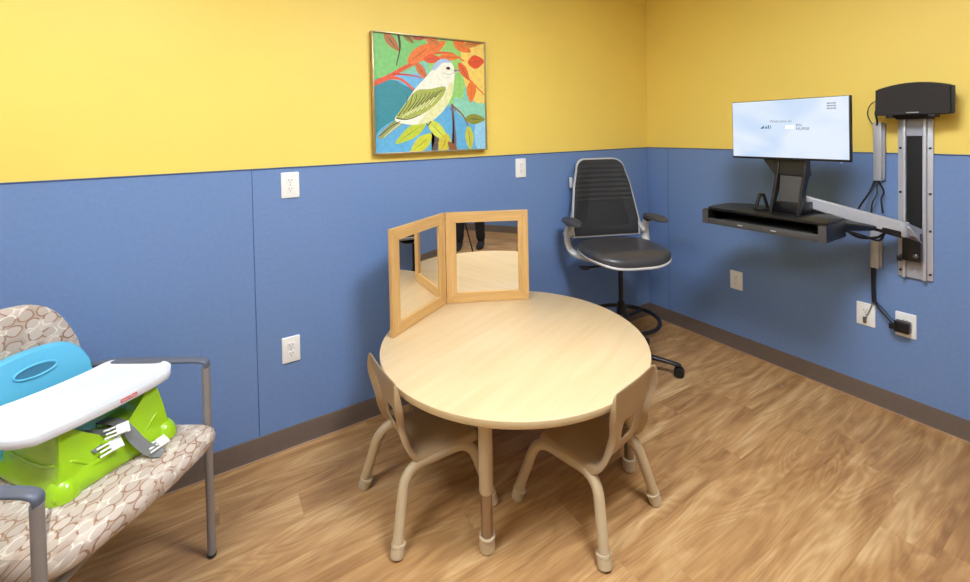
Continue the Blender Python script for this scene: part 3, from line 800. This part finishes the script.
# bird
poly([(105, 450), (150, 400), (180, 385), (195, 398), (160, 425), (125, 455)], (150, 156, 96), 3)
poly([(165, 385), (200, 330), (240, 270), (285, 220), (310, 190), (330, 160), (360, 152), (385, 165), (398, 195), (395, 240), (388, 285), (365, 330), (330, 370), (290, 395), (240, 405), (200, 402)], (238, 238, 218), 4)
poly([(300, 340), (350, 300), (375, 250), (392, 240), (386, 290), (362, 332), (328, 370), (285, 396), (250, 400)], (226, 226, 168), 3)
poly([(308, 195), (318, 172), (340, 154), (368, 154), (385, 165), (350, 168), (325, 190)], (170, 196, 226), 3)
poly([(170, 378), (205, 325), (245, 275), (300, 268), (358, 258), (352, 290), (315, 330), (270, 362), (215, 385)], (168, 178, 84), 4)
for i in range(9):
    x = 200+i*17; stroke([(x-22, 372-i*9), (x+6, 330-i*7), (x+14, 290-i*2)], 3.5, 2, (72, 78, 46))
for i in range(7): stroke([(190+i*18, 378-i*8), (225+i*18, 350-i*10)], 4, 2, (226, 224, 170))
stroke([(110, 448), (150, 412), (185, 392)], 3, 3, (60, 62, 44)); stroke([(125, 452), (160, 420), (192, 396)], 2, 3, (230, 226, 180))
stroke([(170, 380), (210, 385), (262, 366)], 5, 2, (70, 74, 48))
poly([(364, 185), (372, 182), (380, 186), (379, 192), (371, 194), (364, 190)], (88, 52, 40), 3)
poly([(368, 185), (376, 184), (377, 191), (370, 192)], (24, 20, 20), 2)
poly([(394, 192), (428, 197), (396, 201)], (130, 128, 128), 0); poly([(394, 201), (422, 200), (394, 208)], (206, 200, 190), 0); stroke([(350, 205), (375, 212), (395, 206)], 2, 1.5, (150, 160, 176))
stroke([(375, 345), (392, 350), (408, 344)], 6, 3, (120, 120, 150)); stroke([(300, 392), (285, 410)], 5, 3, (60, 60, 60))
obj('picture', bm, PML, pt, ang=20)

# ------------------------------------------------------------------ wall track and workstation
tk = thing('wall_track', 'silver vertical wall track with black belt channel on the right wall', 'wall track', (0, -1.558, .712))
HT = .86
obj('back_plate', BX(((-.012, -.064, 0), (0, .064, HT)), bev=.0015), silver, tk)
obj('channel_rail', BX(((-.034, -.044, .0), (-.012, -.030, HT)), bev=.003), silver, tk)
obj('channel_rail', BX(((-.034, .030, .0), (-.012, .044, HT)), bev=.003), silver, tk)
obj('channel_bed', BX(((-.016, -.030, 0), (-.0121, .030, HT))), silver_d, tk)
bm = BX(((-.028, -.027, .09), (-.0161, .027, .70)), bev=.001); obj('belt_cover', bm, belt_m, tk)
for y in (-.054, .054):
    for z in (.03, .24, .42, .64):
        bm = bmesh.new(); add_lathe(bm, [(.0055, 0), (.0055, .003), (.004, .004)], n=14, M=Matrix.Translation((-.012, y, z)) @ Matrix.Rotation(-PI/2, 4, 'Y')); obj('screw', bm, black_mt, tk)
bm = bmesh.new(); add_lathe(bm, [(.007, 0), (.007, .003), (.004, .004)], n=14, M=Matrix.Translation((-.0161, 0, .035)) @ Matrix.Rotation(-PI/2, 4, 'Y')); obj('screw', bm, silver, tk)

ws = thing('workstation_arm', 'black keyboard tray on a silver swing arm from the wall track', 'workstation arm', (0, -1.558, .80))
OX = Vector((0, -1.558, .80))
def L(p): return Vector(p)-OX
bm = bmesh.new(); add_box(bm, L((-.075, -1.592, .805)), L((-.0345, -1.524, .945)), bev=.006); add_box(bm, L((-.085, -1.512, .805)), L((-.0345, -1.524, .822)), bev=.004)
ca_ = obj('carriage', bm, black_pl, ws)
bm = bmesh.new(); add_lathe(bm, [(.009, 0), (.009, .006), (.006, .008)], n=16, M=Matrix.Translation(L((-.0755, -1.575, .835))) @ Matrix.Rotation(-PI/2, 4, 'Y')); obj('bolt', bm, metal_plug, ca_)
# shoulder wedge
bm = bmesh.new()
w0 = [(-.035, -1.592, .96), (-.035, -1.592, .885), (-.16, -1.60, .94), (-.175, -1.585, .985), (-.15, -1.56, 1.005)]
w1 = [(-.035, -1.524, .985), (-.035, -1.524, .925), (-.14, -1.505, .955), (-.16, -1.495, .99), (-.135, -1.50, 1.015)]
rings(bm, [[L(p) for p in w0], [L(p) for p in w1]]); obj('shoulder', bm, silver_d, ws, bevel=.004)
# arm beam
def beam(name, a, b, ha, hb, wd, m, parent, bev=.008):
    a, b = Vector(a), Vector(b); d = (b-a).normalized(); s = d.cross(Vector((0, 0, 1))).normalized(); n = s.cross(d)
    bm = bmesh.new(); RS = []
    for t, hh in ((0, ha*.75), (.02, ha), (.5, (ha+hb)/2), (.98, hb), (1, hb*.75)):
        p = a+(b-a)*t; RS.append([L(p+s*wd/2+n*hh/2), L(p-s*wd/2+n*hh/2), L(p-s*wd/2-n*hh/2), L(p+s*wd/2-n*hh/2)])
    rings(bm, RS); return obj(name, bm, m, parent, bevel=bev)
ar = beam('lower_arm', (-.15, -1.545, .972), (-.375, -1.19, 1.098), .068, .054, .055, silver, ws)
bm = bmesh.new(); add_lathe(bm, [(.026, -.034), (.028, -.03), (.028, .030), (.026, .034)], n=28, M=Matrix.Translation(L((-.155, -1.545, .972))) ); obj('elbow_joint', bm, silver_d, ws)
beam('arm_cover', (-.155, -1.55, .945), (-.34, -1.23, 1.045), .03, .03, .048, black_pl, ws, .004)
bm = bmesh.new(); add_lathe(bm, [(.006, 0), (.006, .002)], n=14, M=Matrix.Translation(L((-.385, -1.222, 1.088))) @ Matrix.Rotation(-PI/2, 4, 'Y')); obj('bolt', bm, black_mt, ar)
# tray: top board, hood over a dark slot, keyboard shelf and front lip
TXF, TXB, TYL, TYR, TZ = -.605, -.315, -.830, -1.405, 1.032
bm = bmesh.new()
o = [(TXF+.012, TYL-.012), (TXF, TYL-.05), (TXF, TYR+.02), (TXF+.02, TYR), (TXB-.09, TYR+.005), (TXB, TYR+.09), (TXB, TYL-.10), (TXB-.06, TYL-.01), (TXF+.08, TYL)]
o = [(x+.012 if x < TXF+.03 else x, y) for x, y in o]
add_pad(bm, [(x-OX.x, y-OX.y) for x, y in o], [(.985, TZ-.014-OX.z), (1, TZ-.010-OX.z), (1, TZ-.002-OX.z), (.99, TZ-OX.z)])
tb_ = obj('tray_top', bm, black_pl, ws)
bm = bmesh.new()
add_box(bm, L((TXF, TYR-.002, TZ-.088)), L((TXB-.07, TYL+.002, TZ-.074)), bev=.003)
obj('keyboard_shelf', bm, black_pl, ws)
bm = bmesh.new(); add_box(bm, L((TXF-.006, TYR+.028, TZ-.088)), L((TXF+.010, TYL-.028, TZ-.056)), bev=.004)
lip = obj('front_lip', bm, pad_m, ws)
for y in (-1.03, -1.19):
    bm = bmesh.new(); add_box(bm, L((TXF-.009, y-.012, TZ-.074)), L((TXF-.005, y+.012, TZ-.068)), bev=.001); obj('lip_clip', bm, silver_d, lip)
for y, s in ((TYR-.004, 1), (TYL+.004, -1)):
    bm = bmesh.new(); add_box(bm, L((TXF-.006, min(y, y+s*.034), TZ-.090)), L((TXB-.08, max(y, y+s*.034), TZ-.010)), bev=.006)
    sb_ = obj('side_bracket', bm, black_pl, ws)
    bm = bmesh.new(); add_box(bm, L((TXF-.0075, min(y, y+s*.032), TZ-.088)), L((TXF-.0055, max(y, y+s*.032), TZ-.014)), bev=.0005, seg=1); obj('end_cap', bm, pad_m, sb_)
obj('slot_back', BX((L((TXB-.085, TYR+.03, TZ-.074)), L((TXB-.08, TYL-.03, TZ-.014)))), black_mt, ws)
bm = bmesh.new(); add_box(bm, L((TXF+.03, -1.34, TZ-.0738)), L((TXB-.12, -.92, TZ-.058)), bev=.003); obj('keyboard', bm, black_mt, ws)
# neck between tray and arm
bm = bmesh.new(); rings(bm, [[L(p) for p in ((-.44, -1.36, .965), (-.32, -1.36, .965), (-.32, -1.36, 1.012), (-.44, -1.36, 1.015))], [L(p) for p in ((-.26, -1.465, .962), (-.20, -1.48, .965), (-.20, -1.48, .982), (-.26, -1.465, .984))]])
obj('tray_support', bm, black_pl, ws, bevel=.006)
bm = bmesh.new(); add_box(bm, L((-.40, -1.30, .962)), L((-.30, -1.10, 1.015)), bev=.01); obj('pivot_block', bm, black_pl, ws)
# monitor riser
bm = bmesh.new(); add_box(bm, L((-.47, -1.262, TZ)), L((-.36, -1.128, 1.088)), bev=.006); rs = obj('riser_foot', bm, black_pl, ws)
def slab(P4, Q4, m, name, parent, bev=.003):
    bm = bmesh.new(); rings(bm, [[L(p) for p in P4], [L(p) for p in Q4]]); return obj(name, bm, m, parent, bevel=bev)
for y0, y1 in ((-1.262, -1.250), (-1.140, -1.126)):
    slab([(-.520, y0, 1.033), (-.492, y0, 1.033), (-.40, y0, 1.22), (-.385, y0, 1.33), (-.430, y0, 1.33), (-.446, y0, 1.24)], [(-.520, y1, 1.033), (-.492, y1, 1.033), (-.40, y1, 1.22), (-.385, y1, 1.33), (-.430, y1, 1.33), (-.446, y1, 1.24)], black_pl, 'riser_cheek', rs)
slab([(-.452, -1.248, 1.085), (-.40, -1.248, 1.085), (-.40, -1.248, 1.22), (-.435, -1.248, 1.22)], [(-.452, -1.142, 1.085), (-.40, -1.142, 1.085), (-.40, -1.142, 1.22), (-.435, -1.142, 1.22)], pad_m, 'riser_plate', rs)
slab([(-.44, -1.262, 1.22), (-.38, -1.262, 1.22), (-.38, -1.255, 1.32), (-.428, -1.255, 1.32)], [(-.44, -1.12, 1.22), (-.38, -1.12, 1.235), (-.38, -1.04, 1.32), (-.428, -1.04, 1.32)], black_pl, 'riser_head', rs)
bm = bmesh.new(); add_box(bm, L((-.4165, -1.255, 1.25)), L((-.395, -1.105, 1.50)), bev=.003); obj('mount_plate', bm, black_pl, rs)
# cables looping under the tray belong to the arm
bm = bmesh.new(); add_tube(bm, [L(p) for p in smooth_path([(-.33, -1.38, .965), (-.27, -1.42, .925), (-.20, -1.47, .925), (-.13, -1.49, .955)], 6)], .0065, 8)
add_tube(bm, [L(p) for p in smooth_path([(-.36, -1.40, .965), (-.29, -1.44, .940), (-.20, -1.475, .910), (-.10, -1.47, .945)], 6)], .005, 8)
obj('looped_cable', bm, cable_m, ws)

# small holder on the tray
hd = thing('device_cradle', 'small black A-shaped scanner cradle on the keyboard tray beside the monitor stand', 'cradle', (-.475, -1.072, TZ+.001), math.radians(57))
bm = bmesh.new(); add_pad(bm, rrect(-.032, -.032, .032, .032, .012), [(1, 0), (1, .006), (.9, .01)]); obj('base', bm, black_pl, hd)
for s in (1, -1):
    bm = bmesh.new(); add_tube(bm, [(0, s*.030, .008), (.0, s*.021, .045), (0, s*.010, .080)], .008, 10); obj('prong', bm, black_pl, hd)
bm = bmesh.new(); add_box(bm, (-.008, -.014, .072), (.012, .014, .088), bev=.003); obj('cup', bm, black_pl, hd)

# monitor
mn = thing('monitor', 'flat computer monitor with a pale blue screen above the keyboard tray', 'monitor', (-.462, -1.183, 1.4565))
mn.rotation_euler = (0, 0, 0)
MW, MH = .2665, .1475
tilt = Matrix.Rotation(math.radians(-1.5), 4, 'Y')
bm = bmesh.new(); add_box(bm, (-.004, -MW, -MH-.008), (.022, MW, MH+.003), tilt, bev=.003)
add_box(bm, (.02, -.16, -.11), (.044, .16, .10), tilt, bev=.012); obj('housing', bm, black_pl, mn)
def screen_mat():
    m = bpy.data.materials.new('lit_screen'); m.use_nodes = True; nt = m.node_tree; b = nt.nodes['Principled BSDF']
    b.inputs['Base Color'].default_value = (.02, .02, .02, 1); b.inputs['Roughness'].default_value = .25
    tc = nt.nodes.new('ShaderNodeTexCoord'); mp = nt.nodes.new('ShaderNodeMapping'); mp.inputs['Scale'].default_value = (1, 3, 4); mp.inputs['Rotation'].default_value = (.6, 0, 0)
    n = nt.nodes.new('ShaderNodeTexNoise'); n.inputs['Scale'].default_value = 1.2; n.inputs['Distortion'].default_value = .8; n.inputs['Detail'].default_value = 1
    rp = nt.nodes.new('ShaderNodeValToRGB'); e = rp.color_ramp.elements
    e[0].position = .35; e[0].color = lin((196, 218, 246)); e[1].position = .6; e[1].color = lin((226, 236, 250))
    nt.links.new(tc.outputs['Object'], mp.inputs[0]); nt.links.new(mp.outputs[0], n.inputs['Vector']); nt.links.new(n.outputs['Fac'], rp.inputs['Fac'])
    nt.links.new(rp.outputs[0], b.inputs['Emission Color']); b.inputs['Emission Strength'].default_value = .92
    return m
bm = bmesh.new(); add_box(bm, (-.0052, -MW+.005, -MH+.003), (-.0035, MW-.004, MH), tilt); scr = obj('screen', bm, screen_mat(), mn)
def ink(c): 
    m = mat('screen_ink_%d_%d_%d' % c, c, .5); return m
SM = lambda y, z: tilt @ Matrix.Translation((-.0056, y, z)) @ Matrix.Rotation(-PI/2, 4, 'Z') @ Matrix.Rotation(PI/2, 4, 'X')
i1, i2, i3 = emit('screen_ink_grey', (150, 165, 190), .6), emit('screen_ink_navy', (70, 110, 160), .6), emit('screen_ink_teal', (40, 140, 150), .6)
text_mesh('screen_lettering', 'Welcome to', .020, i1, scr, SM(.022, .040))
text_mesh('screen_lettering', 'RN', .018, i2, scr, SM(-.048, .018), align='LEFT')
text_mesh('screen_lettering', 'NURSE', .019, i2, scr, SM(-.048, .001), align='LEFT')
bm = bmesh.new()
for a, b, h in ((.094, .086, .012), (.082, .076, .018), (.070, .067, .018)): add_box(bm, (-.0056, b, .003), (-.0052, a, .003+h), tilt)
obj('screen_bars', bm, i3, scr)
bm = bmesh.new(); rings(bm, [[tilt @ Vector((x, y, z)) for y, z in ((.120, .004), (.100, .004), (.100, .020))] for x in (-.0058, -.0053)]); obj('screen_logo', bm, i2, scr)
bm = bmesh.new(); add_box(bm, (-.0058, -.040, .002), (-.0053, .000, .019), tilt); obj('screen_field', bm, emit('screen_white', (255, 255, 255), 1), scr)
bm = bmesh.new()
for k in range(3):                                          # the small grey lines in the corner are too faint to read
    for a, b in ((-.178, -.192), (-.194, -.201), (-.203, -.214)): add_box(bm, (-.0056, b, .092+k*.012), (-.0052, a, .0975+k*.012), tilt)
obj('screen_corner_lines', bm, i1, scr)
bm = bmesh.new(); add_box(bm, (-.0058, -.236, -.1605), (-.0045, -.228, -.157), tilt); obj('power_light', bm, emit('blue_led', (150, 200, 255), 1), mn)

# speaker on top of the track
sp = thing('loudspeaker', 'black arched-top loudspeaker shelf-mounted above the wall track', 'loudspeaker', (0, -1.576, 1.513))
def arch(yl, yr, z0, ze, zt, r, n=20):
    o = [(yl, z0+r), (yl+r, z0), (yr-r, z0), (yr, z0+r)]
    for k in range(n+1):
        t = k/n; y = yr+(yl-yr)*t; o.append((y, ze+(zt-ze)*math.sin(PI*t)**.8))
    return o
S2 = Matrix(((0, 0, -1, 0), (1, 0, 0, 0), (0, 1, 0, 0), (0, 0, 0, 1)))
bm = bmesh.new(); add_pad(bm, arch(-.138, .140, 0, .126, .154, .006), [(.80, .015), (.86, .03), (1, .105), (1, .112)], S2, c=(0, .07, 0)); obj('cabinet', bm, black_pl, sp)
bm = bmesh.new(); add_pad(bm, arch(-.127, .139, .002, .126, .153, .006), [(.99, .110), (.99, .122), (.975, .126)], S2, c=(0, .07, 0)); gr = obj('grille', bm, grille_m, sp)
bm = bmesh.new(); add_box(bm, (-.1276, -.022, .010), (-.1255, .022, .0135), bev=.0004, seg=1); obj('name_badge', bm, silver, gr)
bm = bmesh.new()
for y in (-.065, .085): add_box(bm, (-.125, y-.012, -.012), (-.05, y+.012, .001), bev=.002)
add_box(bm, (-.06, -.05, -.02), (-.001, .08, .10), bev=.003)
obj('mounting_bracket', bm, black_mt, sp)
bm = bmesh.new(); add_tube(bm, smooth_path([(-.03, .12, .075), (-.03, .175, .07), (-.025, .198, .02), (-.022, .185, -.03), (-.03, .168, -.045)], 6), .0022, 8)
add_tube(bm, smooth_path([(-.07, .135, .06), (-.05, .158, .02), (-.04, .155, -.02), (-.03, .158, -.05)], 6), .0045, 8)
add_box(bm, (-.085, .138, .03), (-.055, .150, .085), bev=.003)
obj('speaker_cable', bm, cable_m, sp)

def duct(name, label, y0, y1, z0, z1):
    t = thing('cable_duct', label, 'cable duct', (0, (y0+y1)/2, z0)); w_ = abs(y1-y0)/2; h = z1-z0
    obj('cover', BX(((-.034, -w_*.55, 0), (-.0, w_, h)), bev=.002), silver, t)
    obj('back_channel', BX(((-.022, -w_, .006), (-.0, -w_*.55-.0002, h-.006)), bev=.001), silver_d, t)
duct('cable_duct', 'upper grey cable duct on the wall left of the track, under the speaker', -1.446, -1.403, 1.182, 1.482)
duct('cable_duct', 'lower grey cable duct on the wall below the swing arm', -1.434, -1.390, .728, .93)
# cables
cb = tag(obj('cable_sleeve', (lambda b: (add_tube(b, smooth_path([(-.018, -1.400, .742), (-.018, -1.398, .64), (-.02, -1.402, .545)], 8), .0095, 10), b)[1])(bmesh.new()), cable_m), 'thick black cable sleeve dropping from the lower duct to the wall plates', 'cable')
bm = bmesh.new(); add_tube(bm, smooth_path([(-.02, -1.402, .553), (-.024, -1.43, .51), (-.028, -1.465, .475), (-.034, -1.492, .46)], 6), .004, 8)
add_tube(bm, smooth_path([(-.02, -1.406, .553), (-.020, -1.445, .515), (-.03, -1.47, .49), (-.034, -1.497, .475)], 6), .003, 8)
lead_bm = bm
for P, wdt, lab in (([(-.02, -1.405, 1.182), (-.05, -1.392, 1.12), (-.11, -1.375, 1.06), (-.15, -1.37, 1.02)], .0045, 'black cable from the upper duct slanting left behind the swing arm'),
               ([(-.02, -1.412, 1.182), (-.04, -1.42, 1.12), (-.07, -1.41, 1.07), (-.12, -1.42, 1.02)], .004, 'middle black cable hanging from the upper duct'),
               ([(-.02, -1.42, 1.182), (-.035, -1.445, 1.13), (-.05, -1.44, 1.09), (-.10, -1.46, 1.03)], .004, 'right black cable nearest the track under the upper duct')):
    bm = bmesh.new(); add_tube(bm, smooth_path(P, 6), wdt, 8); tag(obj('data_cable', bm, cable_m), lab, 'cable', 'cables under the upper duct')
pa = thing('power_adapter', 'black power adapter plugged into the lower right outlet', 'power adapter', (-.009, -1.515, .462))
bm = bmesh.new(); add_box(bm, (-.045, -.030, -.028), (0, .028, .026), bev=.005); obj('body', bm, black_pl, pa)
bmesh.ops.translate(lead_bm, vec=(.009, 1.515, -.462), verts=lead_bm.verts); obj('lead', lead_bm, cable_m, pa)
bm = bmesh.new(); add_box(bm, (-.040, .026, -.022), (-.008, .048, .006), bev=.004); obj('cord_grip', bm, black_pl, pa)
pl = thing('cable_plug', 'small metal-tipped cable plug hanging over the wall plate', 'plug', (-.016, -1.362, .44))
bm = bmesh.new(); add_tube(bm, smooth_path([(0, -.035, .115), (0, -.018, .05), (.002, -.002, .012)], 5), .0022, 8); obj('lead', bm, web_m, pl)
bm = bmesh.new(); add_box(bm, (-.005, -.006, -.018), (.007, .008, .014), bev=.002); obj('tip', bm, metal_plug, pl)

# ------------------------------------------------------------------ tripod and photographer, seen only in the mirror
tp = thing('camera_tripod', 'black tripod standing in the room, seen in the tabletop mirror', 'tripod', (-2.98, -2.36, 0))
bm = bmesh.new(); add_tube(bm, [(0, 0, .75), (0, 0, 1.30)], .014, 12); obj('centre_column', bm, black_mt, tp)
bm = bmesh.new(); add_box(bm, (-.03, -.03, 1.28), (.03, .03, 1.34), bev=.008); add_box(bm, (-.045, -.045, 1.14), (.045, .045, 1.19), bev=.012); obj('head', bm, black_mt, tp)
for k in range(3):
    a = math.radians(-70+120*k); d = Vector((math.cos(a), math.sin(a), 0))
    bm = bmesh.new(); add_tube(bm, [d*.03+Vector((0, 0, 1.16)), d*.24+Vector((0, 0, .5))], .013, 12); add_tube(bm, [d*.24+Vector((0, 0, .5)), d*.40+Vector((0, 0, .01))], .009, 12)
    lg = obj('leg', bm, black_mt, tp)
    bm = bmesh.new(); add_lathe(bm, [(.012, 0), (.014, .01), (.012, .025)], tuple(d*.403), 12); obj('foot', bm, black_mt, lg)

ps = thing('person', 'person standing behind the tripod in black trousers and black shoes, reflected in the mirror', 'person', (-3.02, -3.03, 0), math.radians(75))
def skin(name, V, E, R, m, parent, root, sub=2):
    me = bpy.data.meshes.new(name); me.from_pydata(V, E, []); o = bpy.data.objects.new(name, me); COL.objects.link(o); o.parent = parent
    s = o.modifiers.new('skin', 'SKIN'); s.use_smooth_shade = True
    for i, r in enumerate(R):
        sv = me.skin_vertices[0].data[i]; sv.radius = (r, r) if not isinstance(r, tuple) else r; sv.use_root = (i == root)
    u = o.modifiers.new('sub', 'SUBSURF'); u.levels = sub; u.render_levels = sub
    me.materials.append(m); return o
BV = [(0, 0, .95), (0, 0, 1.12), (0, 0, 1.32), (-.01, 0, 1.45), (0, 0, 1.55), (.01, 0, 1.63), (.015, 0, 1.73),
      (0, .18, 1.42), (.05, .24, 1.18), (.22, .20, 1.10), (0, -.18, 1.42), (.05, -.24, 1.18), (.22, -.20, 1.10),
      (0, .10, .90), (.03, .12, .50), (0, .14, .10), (0, -.10, .90), (.0, -.12, .50), (-.08, -.13, .10)]
BE = [(0, 1), (1, 2), (2, 3), (3, 4), (4, 5), (5, 6), (3, 7), (7, 8), (8, 9), (3, 10), (10, 11), (11, 12), (0, 13), (13, 14), (14, 15), (0, 16), (16, 17), (17, 18)]
BR = [(.15, .11), (.13, .10), (.16, .11), (.10, .08), .055, .075, .08, .06, .045, .03, .06, .045, .03, .085, .058, .04, .085, .058, .04]
body = skin('body', BV, BE, BR, skin_m, ps, 0)
for s, hx in ((1, .25), (-1, .25)):
    for f in range(5):
        y0 = s*(.20+(f-2)*.017); L0 = [.05, .075, .082, .076, .06][f if s > 0 else f]
        if f == 0: P = [(.20, s*.185, 1.10), (.245, s*.155, 1.105), (.27, s*.15, 1.10)]
        else: P = [(.21, s*(.20+(f-2.5)*.012), 1.10), (.27, s*(.20+(f-2.5)*.02), 1.10), (.27+L0*.5, s*(.20+(f-2.5)*.021), 1.088), (.27+L0*.7, s*(.20+(f-2.5)*.021), 1.07)]
        skin('finger', P, [(i, i+1) for i in range(len(P)-1)], [.010, .009, .008, .007][:len(P)], skin_m, body, 0, 1)
TV = [BV[i] for i in (0, 13, 14, 15, 16, 17, 18)]; TV = [(v[0], v[1], v[2]-(.04 if i in (3, 6) else 0)) for i, v in enumerate(TV)]
skin('trousers', TV, [(0, 1), (1, 2), (2, 3), (0, 4), (4, 5), (5, 6)], [(.165, .13), .10, .078, .062, .10, .078, .062], cloth_d, ps, 0)
SV = [BV[i] for i in (0, 1, 2, 3, 7, 8, 10, 11)]
skin('shirt', [(0, 0, 1.0)]+SV[1:], [(0, 1), (1, 2), (2, 3), (3, 4), (4, 5), (3, 6), (6, 7)], [(.16, .125), (.15, .115), (.175, .125), (.10, .085), .075, .058, .075, .058], cloth_g, ps, 0)
for x, y in ((0, .14), (-.08, -.13)):
    bm = bmesh.new(); RS = []
    for px, wd, h in ((-.085, .028, .06), (-.075, .038, .09), (-.02, .042, .105), (.05, .043, .07), (.12, .048, .052), (.165, .040, .04), (.185, .022, .028)):
        RS.append([Vector((x+px, y+wd*math.copysign(abs(math.cos(q))**.7, math.cos(q)), h/2+h/2*math.copysign(abs(math.sin(q))**.7, math.sin(q)))) for q in [2*PI*i/16 for i in range(16)]])
    rings(bm, RS); obj('shoe', bm, cloth_d, ps, ang=70)
bm = bmesh.new(); bmesh.ops.create_uvsphere(bm, u_segments=24, v_segments=14, radius=.098)
for v in bm.verts: v.co = Vector((v.co.x*1.0-.012, v.co.y*.86, v.co.z*1.12+1.735+(0 if v.co.x < .03 else .03)))
obj('hair', bm, hair_m, ps, ang=80)
bm = bmesh.new()
for s in (1, -1):
    r = bmesh.ops.create_uvsphere(bm, u_segments=12, v_segments=8, radius=.011)
    for v in r['verts']: v.co += Vector((.083, s*.030, 1.70))
obj('eye', bm, white_pl, ps)
bm = bmesh.new(); add_tube(bm, [(.086, 0, 1.70), (.104, 0, 1.665), (.09, 0, 1.66)], .009, 8); obj('nose', bm, skin_m, ps)
bm = bmesh.new(); add_tube(bm, [(.080, -.022, 1.635), (.088, 0, 1.633), (.080, .022, 1.635)], .005, 8); obj('mouth', bm, mat('lips', (160, 90, 80), .5), ps)
